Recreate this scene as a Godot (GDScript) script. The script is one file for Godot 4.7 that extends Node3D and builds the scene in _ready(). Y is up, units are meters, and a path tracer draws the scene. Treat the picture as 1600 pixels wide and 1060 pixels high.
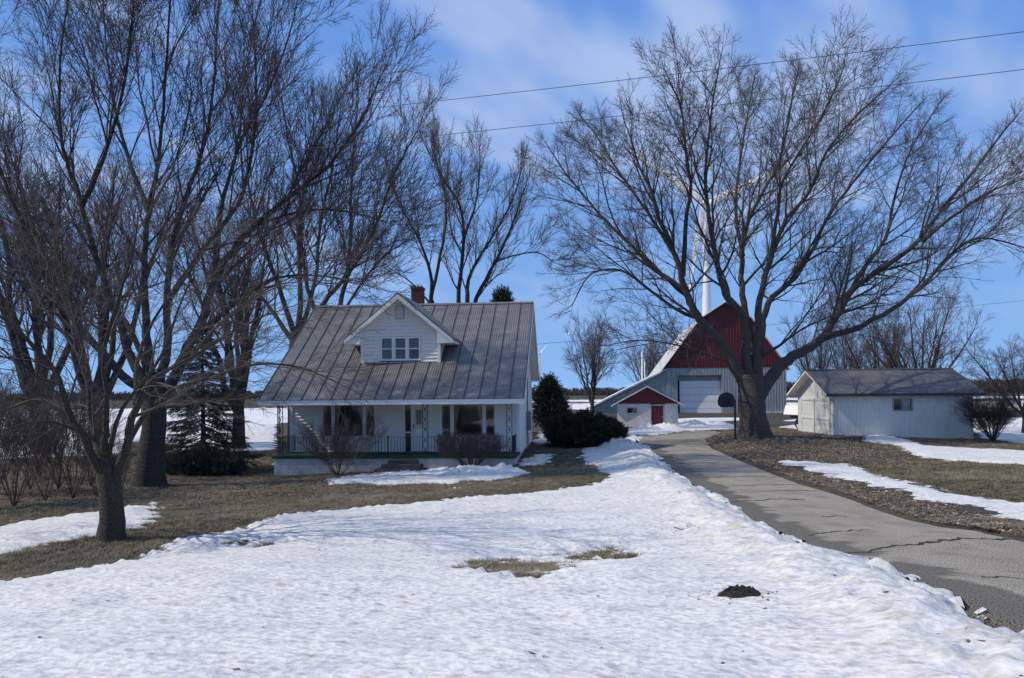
extends Node3D
# A farmhouse yard at the end of winter: bare maples, melting snow, a white house with a metal roof, barn, garage.
const F := 1150.0            # focal length in pixels of the 1600 x 1060 photograph
const CX := 800.0
const CY := 614.0            # row of the eye level at the middle column
const ROLL := 0.5            # degrees
const EYE := 3.0
var rng := RandomNumberGenerator.new()
var M := {}
var n1 := FastNoiseLite.new()
var n2 := FastNoiseLite.new()
var n3 := FastNoiseLite.new()

# ---------------------------------------------------------------- places
func px(x: float, y: float, d: float) -> Vector3:   # the point seen at a pixel, d metres down the view axis
	var a := (x - CX) / F
	var b := (CY - y) / F
	var r := deg_to_rad(ROLL)
	return Vector3((a * cos(r) + b * sin(r)) * d, EYE + (b * cos(r) - a * sin(r)) * d, -d)

const GX0 := -44.0
const GD0 := -8.0
const GNX := 105
const GND := 118
var gh := PackedFloat32Array()

func make_heights() -> void:
	var pts := []
	for q in [[800, 1060, 4.4], [0, 1060, 4.4], [1600, 1060, 4.5], [800, 950, 6.6], [300, 950, 6.6], [1300, 950, 6.5], [173, 845, 12.0], [800, 845, 11.2],
			[1200, 845, 11.2], [800, 780, 17.5], [600, 755, 23.0], [428, 745, 28.0], [600, 738, 27.6], [805, 728, 27.2], [232, 762, 24.0], [870, 705, 32.0],
			[1145, 789, 15.0], [1350, 789, 14.9], [1012, 700, 33.0], [1100, 700, 33.0], [1600, 975, 5.8], [1600, 852, 9.4], [1090, 750, 20.5], [1230, 735, 23.0], [1105, 688, 36.5],
			[1180, 679, 36.0], [1300, 700, 32.0], [1303, 681, 39.0], [1520, 685, 38.5], [1400, 700, 32.5], [1600, 760, 17.0], [1600, 700, 30.0], [1000, 668, 54.0], [1225, 645, 84.0], [1060, 660, 62.0],
			[60, 800, 16.5], [60, 752, 22.5], [30, 712, 36.0], [350, 705, 40.0], [1560, 690, 38.0], [880, 640, 100.0], [200, 655, 90.0], [1500, 640, 95.0]]:
		pts.append(px(q[0], q[1], q[2]))
	pts.append(Vector3(0, 1.45, 4)); pts.append(Vector3(-20, 1.3, 2)); pts.append(Vector3(20, 1.35, 2))
	gh.resize(GNX * GND)
	for j in GND:
		for i in GNX:
			var x := GX0 + i
			var d := GD0 + j
			var sw := 0.0
			var sy := 0.0
			for p: Vector3 in pts:
				var s := 2.2 + 0.10 * absf(p.z)
				var r2 := ((p.x - x) * (p.x - x) + (-p.z - d) * (-p.z - d)) / (s * s)
				var w := 1.0 / ((r2 + 0.25) * (r2 + 0.25))
				sw += w
				sy += w * p.y
			gh[j * GNX + i] = sy / sw

func ground(x: float, d: float) -> float:
	var fx := clampf(x - GX0, 0.0, GNX - 1.001)
	var fd := clampf(d - GD0, 0.0, GND - 1.001)
	var i := int(fx)
	var j := int(fd)
	var u := fx - i
	var v := fd - j
	var k := j * GNX + i
	var y := lerpf(lerpf(gh[k], gh[k + 1], u), lerpf(gh[k + GNX], gh[k + GNX + 1], u), v)
	var out := maxf(maxf(GX0 - x, x - (GX0 + GNX - 1)), maxf(0.0, d - (GD0 + GND - 1)))
	if out > 0.0:
		y = lerpf(y, 0.1, smoothstep(0.0, 120.0, out))
	return y

func on_ground(x: float, y: float) -> Vector3:      # where the ray through a pixel meets the ground
	var d := 3.0
	var last := d
	while d < 240.0:
		var p := px(x, y, d)
		if p.y < ground(p.x, d):
			break
		last = d
		d *= 1.03
	for k in 12:
		var m := (last + d) * 0.5
		var p := px(x, y, m)
		if p.y < ground(p.x, m):
			d = m
		else:
			last = m
	return px(x, y, d)

# the driveway: left and right edge at each distance
const LANE := [[-8.0, 3.55, 6.2], [2.0, 3.75, 6.35], [5.8, 4.03, 6.5], [9.5, 4.2, 6.75], [15.0, 4.5, 7.1], [22.0, 5.15, 7.75], [28.0, 5.65, 8.3], [33.0, 6.2, 8.8], [37.0, 6.35, 9.6], [40.0, 5.9, 11.0], [44.0, 5.2, 12.5], [47.0, 5.0, 13.0]]
func lane(d: float) -> Vector2:
	for k in LANE.size() - 1:
		if d <= LANE[k + 1][0]:
			var t := clampf((d - LANE[k][0]) / (LANE[k + 1][0] - LANE[k][0]), 0.0, 1.0)
			return Vector2(lerpf(LANE[k][1], LANE[k + 1][1], t), lerpf(LANE[k][2], LANE[k + 1][2], t))
	return Vector2(999, -999)

# ---------------------------------------------------------------- snow cover
const SX0 := -24.0
const SD0 := 1.0
const SR := 0.2
const SNX := 290
const SND := 345
var sf := PackedFloat32Array()
var piles := []

func make_snow_map() -> void:
	var shapes := [
		[[0, 918], [70, 904], [150, 890], [235, 872], [225, 862], [290, 842], [400, 824], [440, 807], [560, 796], [700, 781], [800, 774], [880, 766], [935, 757], [957, 746], [940, 735], [905, 718], [912, 702], [950, 692], [1008, 696], [1022, 715], [1062, 750], [1112, 776], [1165, 812], [1250, 850], [1330, 880], [1400, 905], [1480, 945], [1600, 1005], [1750, 1085], [1900, 1300], [-300, 1300], [-300, 960]],
		[[-120, 845], [0, 822], [120, 806], [190, 795], [256, 782], [246, 798], [238, 815], [226, 828], [190, 833], [150, 838], [80, 850], [0, 867], [-120, 890]],
		[[500, 752], [560, 743], [640, 736], [690, 729], [760, 730], [815, 733], [832, 741], [800, 748], [740, 752], [690, 757], [600, 758], [520, 758]],
		[[1172, 713], [1240, 722], [1330, 727], [1400, 752], [1480, 770], [1600, 790], [1750, 812], [1750, 852], [1600, 825], [1520, 806], [1420, 785], [1300, 752], [1215, 728]],
		[[1356, 679], [1400, 684], [1450, 698], [1600, 706], [1750, 712], [1750, 738], [1600, 727], [1500, 722], [1440, 716], [1400, 697], [1350, 690]],
		[[880, 692], [895, 676], [940, 668], [985, 676], [1004, 688], [960, 694], [900, 697]],
		[[985, 680], [996, 668], [1050, 662], [1066, 648], [1120, 645], [1158, 648], [1160, 657], [1100, 660], [1150, 665], [1150, 671], [1080, 674], [1040, 681]],
		[[812, 726], [828, 712], [868, 708], [858, 722], [826, 732]],
		[[830, 690], [850, 682], [862, 690], [840, 698]],
		[[1215, 668], [1245, 664], [1285, 668], [1250, 672]], [[1222, 658], [1250, 655], [1250, 659]],
		[[395, 815], [430, 808], [425, 818]], [[425, 722], [445, 724], [440, 731], [425, 731]],
		[[1522, 640], [1700, 640], [1700, 690], [1600, 694], [1540, 686], [1522, 675]],
		[[-200, 690], [60, 690], [190, 690], [195, 712], [60, 716], [-200, 726]], [[252, 660], [430, 656], [430, 704], [330, 708], [252, 700]],
		[[840, 676], [866, 672], [870, 686], [845, 688]], [[690, 768], [700, 760], [730, 764]]]
	var holes := [[[758, 889], [775, 880], [830, 880], [850, 893], [838, 903], [800, 898], [765, 897]], [[872, 876], [905, 864], [918, 872], [890, 880]], [[925, 872], [945, 862], [967, 868], [950, 877], [928, 876]], [[950, 856], [975, 850], [990, 856], [965, 861]],
		[[1046, 837], [1060, 828], [1082, 823], [1070, 836]], [[355, 852], [395, 846], [430, 847], [420, 853], [370, 858]]]
	var polys := []
	for s in shapes:
		polys.append([world_poly(s), 1.0])
	for s in holes:
		var w := world_poly(s)
		var mid := Vector2.ZERO
		for v in w:
			mid += v / w.size()
		for k in w.size():
			w[k] = mid + (w[k] - mid) * 1.4
		polys.append([w, 0.0])
	var raw := PackedFloat32Array()
	raw.resize(SNX * SND)
	for e in polys:
		var poly: PackedVector2Array = e[0]
		var lo := poly[0]
		var hi := poly[0]
		for v in poly:
			lo = lo.min(v)
			hi = hi.max(v)
		for j in range(maxi(0, int((lo.y - SD0) / SR)), mini(SND, int((hi.y - SD0) / SR) + 2)):
			for i in range(maxi(0, int((lo.x - SX0) / SR)), mini(SNX, int((hi.x - SX0) / SR) + 2)):
				if Geometry2D.is_point_in_polygon(Vector2(SX0 + i * SR, SD0 + j * SR), poly):
					raw[j * SNX + i] = e[1]
	sf = raw
	for rep in 5:
		for axis in 2:
			var o := PackedFloat32Array()
			o.resize(SNX * SND)
			var st := 1 if axis == 0 else SNX
			for j in range(1, SND - 1):
				for i in range(1, SNX - 1):
					var k := j * SNX + i
					o[k] = sf[k] * 0.5 + (sf[k - st] + sf[k + st]) * 0.25
			sf = o
	for j in SND:
		sf[j * SNX] = sf[j * SNX + 2]; sf[j * SNX + 1] = sf[j * SNX + 2]
		sf[j * SNX + SNX - 1] = sf[j * SNX + SNX - 3]; sf[j * SNX + SNX - 2] = sf[j * SNX + SNX - 3]
	for i in SNX * 2:
		sf[i] = 1.0 if fmod(i, SNX) < 140 else sf[i + SNX * 3]
	# shovelled heaps: place, radius along x and d, height
	for q in [[942, 684, 1.5, 1.0, 0.75], [915, 690, 0.9, 0.8, 0.25], [1008, 676, 1.3, 0.8, 0.4], [1040, 673, 1.4, 0.8, 0.42], [1080, 668, 1.7, 0.9, 0.4], [1120, 665, 1.2, 0.7, 0.18], [1085, 650, 2.4, 2.0, 0.7], [1125, 650, 2.0, 1.8, 0.6], [735, 742, 1.3, 0.6, 0.22], [650, 745, 1.6, 0.5, 0.16], [790, 739, 0.7, 0.5, 0.2], [968, 700, 1.0, 1.6, 0.35]]:
		var p := on_ground(q[0], q[1])
		piles.append([p.x, -p.z, q[2], q[3], q[4]])

func world_poly(s: Array) -> PackedVector2Array:
	var o := PackedVector2Array()
	for q in s:
		var p := on_ground(q[0], q[1])
		o.append(Vector2(p.x, -p.z))
	return o

func snow_depth(x: float, d: float) -> float:       # metres of snow; below zero where the ground is bare
	var f := 0.0
	if d > SD0 + (SND - 2) * SR or x < SX0 or x > SX0 + (SNX - 2) * SR:
		f = far_snow(x, d)
	else:
		var fx := clampf((x - SX0) / SR, 0.0, SNX - 1.01)
		var fd := clampf((d - SD0) / SR, 0.0, SND - 1.01)
		var i := int(fx)
		var j := int(fd)
		var u := fx - i
		var v := fd - j
		var k := j * SNX + i
		f = lerpf(lerpf(sf[k], sf[k + 1], u), lerpf(sf[k + SNX], sf[k + SNX + 1], u), v)
	var rag := n1.get_noise_2d(x * 1.1, d * 1.5) * 0.6 + n2.get_noise_2d(x * 3.5, d * 4.5) * 0.45 + n3.get_noise_2d(x * 9.0, d * 11.0) * 0.3
	var t := clampf((f - 0.5 + rag * 0.85 * (1.0 - absf(f - 0.5) * 1.6)) * 0.16, -0.1, 0.075)
	if t > -0.03 and d < 64.0:
		var e := lane(d)
		var b := (x - (e.x - 0.95)) / 0.62
		if d < 34.0 and b > -2.4 and b < 2.4:
			t += 0.21 * exp(-b * b) * smoothstep(0.0, 0.04, t) * (0.75 + 0.5 * n1.get_noise_2d(x * 0.6, d * 0.6) + 0.25 * n2.get_noise_2d(x * 2.2, d * 2.2) + 0.14 * n3.get_noise_2d(x * 4.5, d * 4.5)) * smoothstep(34.0, 27.0, d)
		for p in piles:
			var a: float = (x - p[0]) / p[2]
			var c: float = (d - p[1]) / p[3]
			var r: float = a * a + c * c
			if r < 1.0:
				t += p[4] * (1.0 - r) * (1.0 - 0.4 * r) * (1.0 + 0.5 * n2.get_noise_2d(x * 2.0, d * 2.0) + 0.45 * n3.get_noise_2d(x * 5.0, d * 5.0))
	return t

func far_snow(x: float, d: float) -> float:
	var w := n1.get_noise_2d(x * 0.02, d * 0.05) * 0.5 + n2.get_noise_2d(x * 0.06, d * 0.12) * 0.25
	if x < -6.0 + 0.0 * d and d > 36.0:
		return clampf(0.5 + (150.0 + w * 60.0 - d) * 0.02, 0.0, 1.0) if d > 60.0 else 0.95
	if x < SX0:
		return 0.9 if d < 8.0 or (d > 14.5 and d < 18.0) else 0.1
	if x > 26.0 and d < 62.0:
		return 0.9 if d > 40.0 else (0.1 if d > 9.0 else 0.8)
	if d > 62.0:
		var band := sin(d * 0.055 + 0.6 + w * 1.5)
		return clampf(0.5 + band * 0.5 + w * 0.3, 0.0, 1.0) if d < 330.0 else 0.0
	return 0.1

# ---------------------------------------------------------------- mesh tools
class MB:                       # collects flat-shaded faces
	var v := PackedVector3Array()
	var ix := PackedInt32Array()
	func quad(a: Vector3, b: Vector3, c: Vector3, d: Vector3) -> void:   # counter-clockwise from outside
		var k := v.size()
		v.append(a); v.append(b); v.append(c); v.append(d)
		for i in [0, 2, 1, 0, 3, 2]:
			ix.append(k + i)
	func tri(a: Vector3, b: Vector3, c: Vector3) -> void:
		var k := v.size()
		v.append(a); v.append(b); v.append(c)
		ix.append(k); ix.append(k + 2); ix.append(k + 1)
	func box(a: Vector3, b: Vector3) -> void:
		var lo := a.min(b)
		var hi := a.max(b)
		hexa([lo, Vector3(hi.x, lo.y, lo.z), Vector3(hi.x, lo.y, hi.z), Vector3(lo.x, lo.y, hi.z), Vector3(lo.x, hi.y, lo.z), Vector3(hi.x, hi.y, lo.z), hi, Vector3(lo.x, hi.y, hi.z)])
	func hexa(p: Array) -> void:    # bottom ring 0..3 (x+, then z+), top ring 4..7 above it
		quad(p[0], p[1], p[2], p[3]); quad(p[7], p[6], p[5], p[4]); quad(p[3], p[2], p[6], p[7]); quad(p[1], p[0], p[4], p[5]); quad(p[2], p[1], p[5], p[6]); quad(p[0], p[3], p[7], p[4])
	func bar(a: Vector3, b: Vector3, w: float, h: float = 0.0) -> void:   # a square bar from a to b
		var t := (b - a).normalized()
		var s := t.cross(Vector3.UP if absf(t.y) < 0.95 else Vector3.RIGHT).normalized()
		var n := s.cross(t).normalized() * ((h if h > 0.0 else w) * 0.5)
		s *= w * 0.5
		hexa([a - s - n, a + s - n, b + s - n, b - s - n, a - s + n, a + s + n, b + s + n, b - s + n])
	func prism(poly: Array, off: Vector3) -> void:   # a convex outline pushed along off
		var n := poly.size()
		for i in range(1, n - 1):
			tri(poly[0], poly[i], poly[i + 1])
			tri(poly[0] + off, poly[i + 1] + off, poly[i] + off)
		for i in n:
			var j := (i + 1) % n
			quad(poly[i], poly[i] + off, poly[j] + off, poly[j])
	func mesh() -> ArrayMesh:
		var a := []
		a.resize(Mesh.ARRAY_MAX)
		a[Mesh.ARRAY_VERTEX] = v
		a[Mesh.ARRAY_INDEX] = ix
		var m := ArrayMesh.new()
		m.add_surface_from_arrays(Mesh.PRIMITIVE_TRIANGLES, a)
		return m

func part(called: String, mesh: Mesh, mat: Material, parent: Node) -> MeshInstance3D:
	var o := MeshInstance3D.new()
	o.name = called
	o.mesh = mesh
	o.material_override = mat
	parent.add_child(o, true)
	return o

func thing(called: String, label: String, category: String, at := Vector3.ZERO, turn := 0.0, group := "") -> Node3D:
	var o := Node3D.new()
	o.name = called
	add_child(o, true)
	o.position = at
	o.rotation.y = turn
	tag(o, label, category, group)
	return o

func tag(o: Node, label: String, category: String, group := "") -> void:
	o.set_meta("label", label)
	o.set_meta("category", category)
	if group != "":
		o.set_meta("group", group)

# round, tapering limbs go into one buffer until it is committed
var TV := PackedVector3Array()
var TN := PackedVector3Array()
var TI := PackedInt32Array()
func tube(p: PackedVector3Array, r: PackedFloat32Array, sides: int, lobes := 0.0) -> void:
	var n := p.size()
	var base := TV.size()
	var t := (p[1] - p[0]).normalized()
	var a := t.cross(Vector3.RIGHT if absf(t.x) < 0.8 else Vector3.UP).normalized()
	for i in n:
		t = (p[mini(i + 1, n - 1)] - p[maxi(i - 1, 0)]).normalized()
		a = (a - t * a.dot(t)).normalized()
		var b := t.cross(a)
		for s in sides:
			var ang := TAU * s / sides
			var dir := a * cos(ang) + b * sin(ang)
			var rr := r[i]
			if lobes > 0.0:
				rr *= 1.0 + lobes * (0.6 * cos(ang * 5.0 + 1.0) + 0.4 * cos(ang * 3.0)) * maxf(0.25, 1.0 - i * 0.28) + 0.04 * sin(ang * 7.0 + i * 1.7)
			TV.append(p[i] + dir * rr)
			TN.append(dir)
	for i in n - 1:
		for s in sides:
			var q := base + i * sides
			var s2 := (s + 1) % sides
			TI.append(q + s); TI.append(q + sides + s); TI.append(q + s2)
			TI.append(q + s2); TI.append(q + sides + s); TI.append(q + sides + s2)

func take_tubes() -> ArrayMesh:
	var a := []
	a.resize(Mesh.ARRAY_MAX)
	a[Mesh.ARRAY_VERTEX] = TV
	a[Mesh.ARRAY_NORMAL] = TN
	a[Mesh.ARRAY_INDEX] = TI
	var m := ArrayMesh.new()
	m.add_surface_from_arrays(Mesh.PRIMITIVE_TRIANGLES, a)
	TV = PackedVector3Array(); TN = PackedVector3Array(); TI = PackedInt32Array()
	return m

func many(called: String, mesh: Mesh, where: Array, mat: Material, parent: Node, tints = null) -> MultiMeshInstance3D:
	var mm := MultiMesh.new()
	mm.transform_format = MultiMesh.TRANSFORM_3D
	mm.use_colors = tints != null
	mm.mesh = mesh
	mm.instance_count = where.size()
	for i in where.size():
		mm.set_instance_transform(i, where[i])
		if tints != null:
			mm.set_instance_color(i, tints[i])
	var o := MultiMeshInstance3D.new()
	o.name = called
	o.multimesh = mm
	o.material_override = mat
	o.set_meta("kind", "stuff")
	parent.add_child(o, true)
	return o

# ---------------------------------------------------------------- materials
func noise_image(seed_: int, freq: float, oct: int, size := 256, kind := FastNoiseLite.TYPE_SIMPLEX_SMOOTH) -> Image:
	var n := FastNoiseLite.new()
	n.seed = seed_
	n.noise_type = kind
	n.frequency = freq
	n.fractal_octaves = oct
	var im := n.get_seamless_image(size, size)
	im.convert(Image.FORMAT_L8)
	return im

func ramp(im: Image, stops: Array) -> ImageTexture:   # stops: linear colours spread evenly from dark to light noise
	var lut := []
	for k in 256:
		var f := k / 255.0 * (stops.size() - 1)
		var i := mini(int(f), stops.size() - 2)
		lut.append((stops[i] as Color).lerp(stops[i + 1], f - i).linear_to_srgb())
	var src := im.get_data()
	var out := PackedByteArray()
	out.resize(src.size() * 3)
	for k in src.size():
		var c: Color = lut[src[k]]
		out[k * 3] = int(c.r * 255.0); out[k * 3 + 1] = int(c.g * 255.0); out[k * 3 + 2] = int(c.b * 255.0)
	var o := Image.create_from_data(im.get_width(), im.get_height(), false, Image.FORMAT_RGB8, out)
	o.generate_mipmaps()
	return ImageTexture.create_from_image(o)

func bumps(im: Image, strength: float) -> ImageTexture:
	var c := im.duplicate() as Image
	c.convert(Image.FORMAT_RGB8)
	c.bump_map_to_normal_map(strength)
	c.generate_mipmaps()
	return ImageTexture.create_from_image(c)

func mat(called: String, color: Color, rough := 0.8, metal := 0.0) -> StandardMaterial3D:   # color is linear
	var m := StandardMaterial3D.new()
	m.resource_name = called
	m.albedo_color = color.linear_to_srgb()
	m.roughness = rough
	m.metallic = metal
	M[called] = m
	return m

func textured(called: String, im: Image, stops: Array, scale: Vector3, rough := 0.8, bump := 0.0, world := false) -> StandardMaterial3D:
	var m := mat(called, Color.WHITE, rough)
	m.albedo_texture = ramp(im, stops)
	m.uv1_triplanar = true
	m.uv1_world_triplanar = world
	m.uv1_scale = scale
	if bump > 0.0:
		m.normal_enabled = true
		m.normal_texture = bumps(im, 6.0)
		m.normal_scale = bump
	return m

func make_materials() -> void:
	var g := noise_image(3, 0.02, 5)
	var fine := noise_image(5, 0.06, 4)
	var grain := noise_image(9, 0.2, 2)
	textured("bark", fine, [Color(0.02, 0.018, 0.016), Color(0.085, 0.074, 0.064), Color(0.17, 0.15, 0.13)], Vector3(2.2, 0.5, 2.2), 0.95, 1.8)
	textured("bark_dark", fine, [Color(0.012, 0.011, 0.011), Color(0.046, 0.041, 0.038), Color(0.09, 0.082, 0.074)], Vector3(2.2, 0.5, 2.2), 0.95, 1.6)
	textured("bark_lichen", fine, [Color(0.012, 0.010, 0.009), Color(0.038, 0.033, 0.028), Color(0.07, 0.058, 0.042), Color(0.12, 0.10, 0.055)], Vector3(3.0, 0.9, 3.0), 0.95, 2.0)
	mat("twig", Color(0.085, 0.070, 0.063), 0.9)
	mat("twig_red", Color(0.078, 0.060, 0.056), 0.9)
	var m := textured("ground", grain, [Color(0.2, 0.18, 0.16), Color(0.8, 0.78, 0.75), Color(1.5, 1.45, 1.35)], Vector3(0.7, 0.7, 0.7), 0.95, 1.4, true)
	m.vertex_color_use_as_albedo = true
	m = textured("snow", fine, [Color(0.42, 0.425, 0.42), Color(0.60, 0.605, 0.60), Color(0.76, 0.755, 0.73), Color(0.80, 0.795, 0.77), Color(0.86, 0.85, 0.82)], Vector3(0.5, 0.5, 0.7), 0.6, 0.45, true)
	m.vertex_color_use_as_albedo = true
	m.metallic_specular = 0.35
	m = textured("asphalt", grain, [Color(0.085, 0.076, 0.060), Color(0.37, 0.335, 0.275), Color(0.76, 0.70, 0.58)], Vector3(0.8, 0.8, 0.8), 0.92, 1.0, true)
	m.vertex_color_use_as_albedo = true
	mat("crack", Color(0.035, 0.032, 0.026), 0.95)
	mat("blade", Color(1, 1, 1), 0.9).vertex_color_use_as_albedo = true
	M.blade.cull_mode = BaseMaterial3D.CULL_DISABLED
	textured("soil", grain, [Color(0.010, 0.009, 0.008), Color(0.026, 0.022, 0.019), Color(0.05, 0.043, 0.036)], Vector3(3, 3, 3), 0.95, 1.0)
	textured("siding", g, [Color(0.78, 0.75, 0.69), Color(0.84, 0.81, 0.75), Color(0.86, 0.83, 0.77)], Vector3(0.35, 0.35, 0.35), 0.55)
	mat("trim", Color(0.84, 0.82, 0.77), 0.5)
	mat("trim_grey", Color(0.42, 0.43, 0.43), 0.6)
	textured("roof_metal", g, [Color(0.10, 0.102, 0.104), Color(0.17, 0.171, 0.171), Color(0.25, 0.248, 0.243)], Vector3(0.10, 0.42, 0.42), 0.5, 0.0, true)
	M.roof_metal.metallic = 0.25
	mat("seam", Color(0.05, 0.05, 0.052), 0.6)
	mat("dark_roof_edge", Color(0.045, 0.047, 0.05), 0.6)
	textured("foundation", g, [Color(0.38, 0.38, 0.37), Color(0.52, 0.51, 0.49), Color(0.60, 0.59, 0.56)], Vector3(0.5, 0.5, 0.5), 0.9, 0.3)
	mat("green_carpet", Color(0.010, 0.050, 0.026), 0.95)
	mat("iron", Color(0.014, 0.014, 0.015), 0.5)
	mat("stone_step", Color(0.06, 0.06, 0.058), 0.9)
	textured("brick", fine, [Color(0.06, 0.018, 0.016), Color(0.11, 0.030, 0.026), Color(0.16, 0.05, 0.042)], Vector3(2, 6, 2), 0.9, 0.6)
	mat("chimney_cap", Color(0.03, 0.028, 0.028), 0.9)
	m = mat("glass", Color(0.9, 0.93, 0.95), 0.04)
	m.albedo_color = Color(0.25, 0.28, 0.3, 0.04)
	m.transparency = BaseMaterial3D.TRANSPARENCY_ALPHA
	mat("curtain", Color(0.42, 0.42, 0.40), 0.9)
	mat("room_paint", Color(0.34, 0.31, 0.26), 0.95)
	textured("barn_red", g, [Color(0.065, 0.007, 0.009), Color(0.10, 0.010, 0.013), Color(0.135, 0.017, 0.019)], Vector3(0.8, 0.12, 0.8), 0.55)
	textured("galvanized", g, [Color(0.22, 0.24, 0.25), Color(0.31, 0.33, 0.34), Color(0.38, 0.40, 0.41)], Vector3(0.5, 0.12, 0.5), 0.5)
	M.galvanized.metallic = 0.35
	mat("white_metal_roof", Color(0.72, 0.71, 0.68), 0.5)
	textured("white_door", g, [Color(0.74, 0.73, 0.71), Color(0.82, 0.81, 0.79)], Vector3(0.3, 0.3, 0.3), 0.6)
	textured("block_wall", fine, [Color(0.50, 0.49, 0.46), Color(0.66, 0.65, 0.62), Color(0.74, 0.73, 0.70)], Vector3(0.5, 0.5, 0.5), 0.9, 0.4)
	mat("red_paint", Color(0.11, 0.009, 0.014), 0.55)
	textured("garage_boards", fine, [Color(0.68, 0.65, 0.58), Color(0.77, 0.74, 0.66), Color(0.80, 0.77, 0.69)], Vector3(0.35, 0.06, 0.35), 0.85)
	textured("peeling_boards", fine, [Color(0.20, 0.19, 0.165), Color(0.60, 0.61, 0.58), Color(0.72, 0.72, 0.69)], Vector3(1.6, 0.25, 1.6), 0.9, 0.4)
	textured("garage_roof", g, [Color(0.055, 0.056, 0.06), Color(0.085, 0.086, 0.09), Color(0.13, 0.13, 0.13)], Vector3(2.5, 0.08, 0.08), 0.6)
	mat("turbine_white", Color(0.80, 0.80, 0.80), 0.5)
	mat("navy_board", Color(0.008, 0.011, 0.016), 0.5)
	mat("aluminium", Color(0.35, 0.36, 0.36), 0.4, 0.5)
	mat("meter_grey", Color(0.16, 0.17, 0.18), 0.6)
	mat("wire", Color(0.07, 0.07, 0.075), 0.6)
	mat("spruce_needles", Color(0.040, 0.055, 0.045), 0.9).cull_mode = BaseMaterial3D.CULL_DISABLED
	mat("cedar_needles", Color(0.026, 0.046, 0.022), 0.9).cull_mode = BaseMaterial3D.CULL_DISABLED
	mat("yew_needles", Color(0.020, 0.036, 0.022), 0.9).cull_mode = BaseMaterial3D.CULL_DISABLED
	textured("pole_wood", fine, [Color(0.08, 0.065, 0.05), Color(0.16, 0.13, 0.10)], Vector3(3, 0.3, 3), 0.95)
	textured("stubble", g, [Color(0.10, 0.078, 0.05), Color(0.15, 0.12, 0.082)], Vector3(0.02, 0.02, 0.02), 0.95, 0.0, true)

func make_sky() -> ImageTexture:
	var w := 1024
	var h := 512
	var a := FastNoiseLite.new()
	a.seed = 21
	a.frequency = 1.0
	a.fractal_octaves = 5
	var b := FastNoiseLite.new()
	b.seed = 33
	b.frequency = 1.0
	b.fractal_octaves = 4
	var im := Image.create(w, h, false, Image.FORMAT_RGBAF)
	for j in h:
		var el := (0.5 - (j + 0.5) / h) * PI
		var up := maxf(sin(el), 0.0)
		var base := Color(0.285, 0.515, 0.874).lerp(Color(0.115, 0.268, 0.70), clampf(pow(up, 0.55) * 1.35, 0.0, 1.0)).lerp(Color(0.184, 0.322, 0.681), clampf((up - 0.5) * 1.4, 0.0, 1.0))
		if el < 0.0:
			base = Color(0.285, 0.515, 0.874).lerp(Color(0.35, 0.35, 0.36), clampf(-el * 6.0, 0.0, 1.0))
		for i in w:
			var c := base
			if el > 0.0:
				var az := (i + 0.5) / w * TAU
				var dir := Vector3(cos(az) * cos(el), sin(el), sin(az) * cos(el))
				# a high, thin sheet of cirrus: the direction met with a flat layer, drawn out along one way
				var s := 1.0 / (dir.y + 0.16)
				var qx := dir.x * s
				var qz := dir.z * s
				var u := qx * 0.8 + qz * 0.6
				var v := -qx * 0.6 + qz * 0.8
				var f := a.get_noise_2d(u * 0.42 + 3.1, v * 0.95) * 0.75 + b.get_noise_2d(u * 1.5, v * 4.2 + 7.0) * 0.42 + 0.06
				var k := smoothstep(-0.12, 0.5, f) * smoothstep(0.02, 0.26, dir.y) * (0.60 + 0.3 * smoothstep(0.45, 0.8, dir.y))
				c = base.lerp(Color(0.534, 0.635, 0.856), k)
			im.set_pixel(i, j, c)
	return ImageTexture.create_from_image(im)

# ---------------------------------------------------------------- ground
func lines(lo: float, hi: float, mid: float, fine_w: float, step: float, grow: float) -> PackedFloat32Array:
	var r := PackedFloat32Array()
	var x := mid
	while x < hi:
		r.append(x)
		x += step + maxf(0.0, absf(x - mid) - fine_w) * grow
	r.append(hi)
	var l := PackedFloat32Array()
	x = mid - step
	while x > lo:
		l.append(x)
		x -= step + maxf(0.0, absf(x - mid) - fine_w) * grow
	l.append(lo)
	l.reverse()
	l.append_array(r)
	return l

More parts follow.
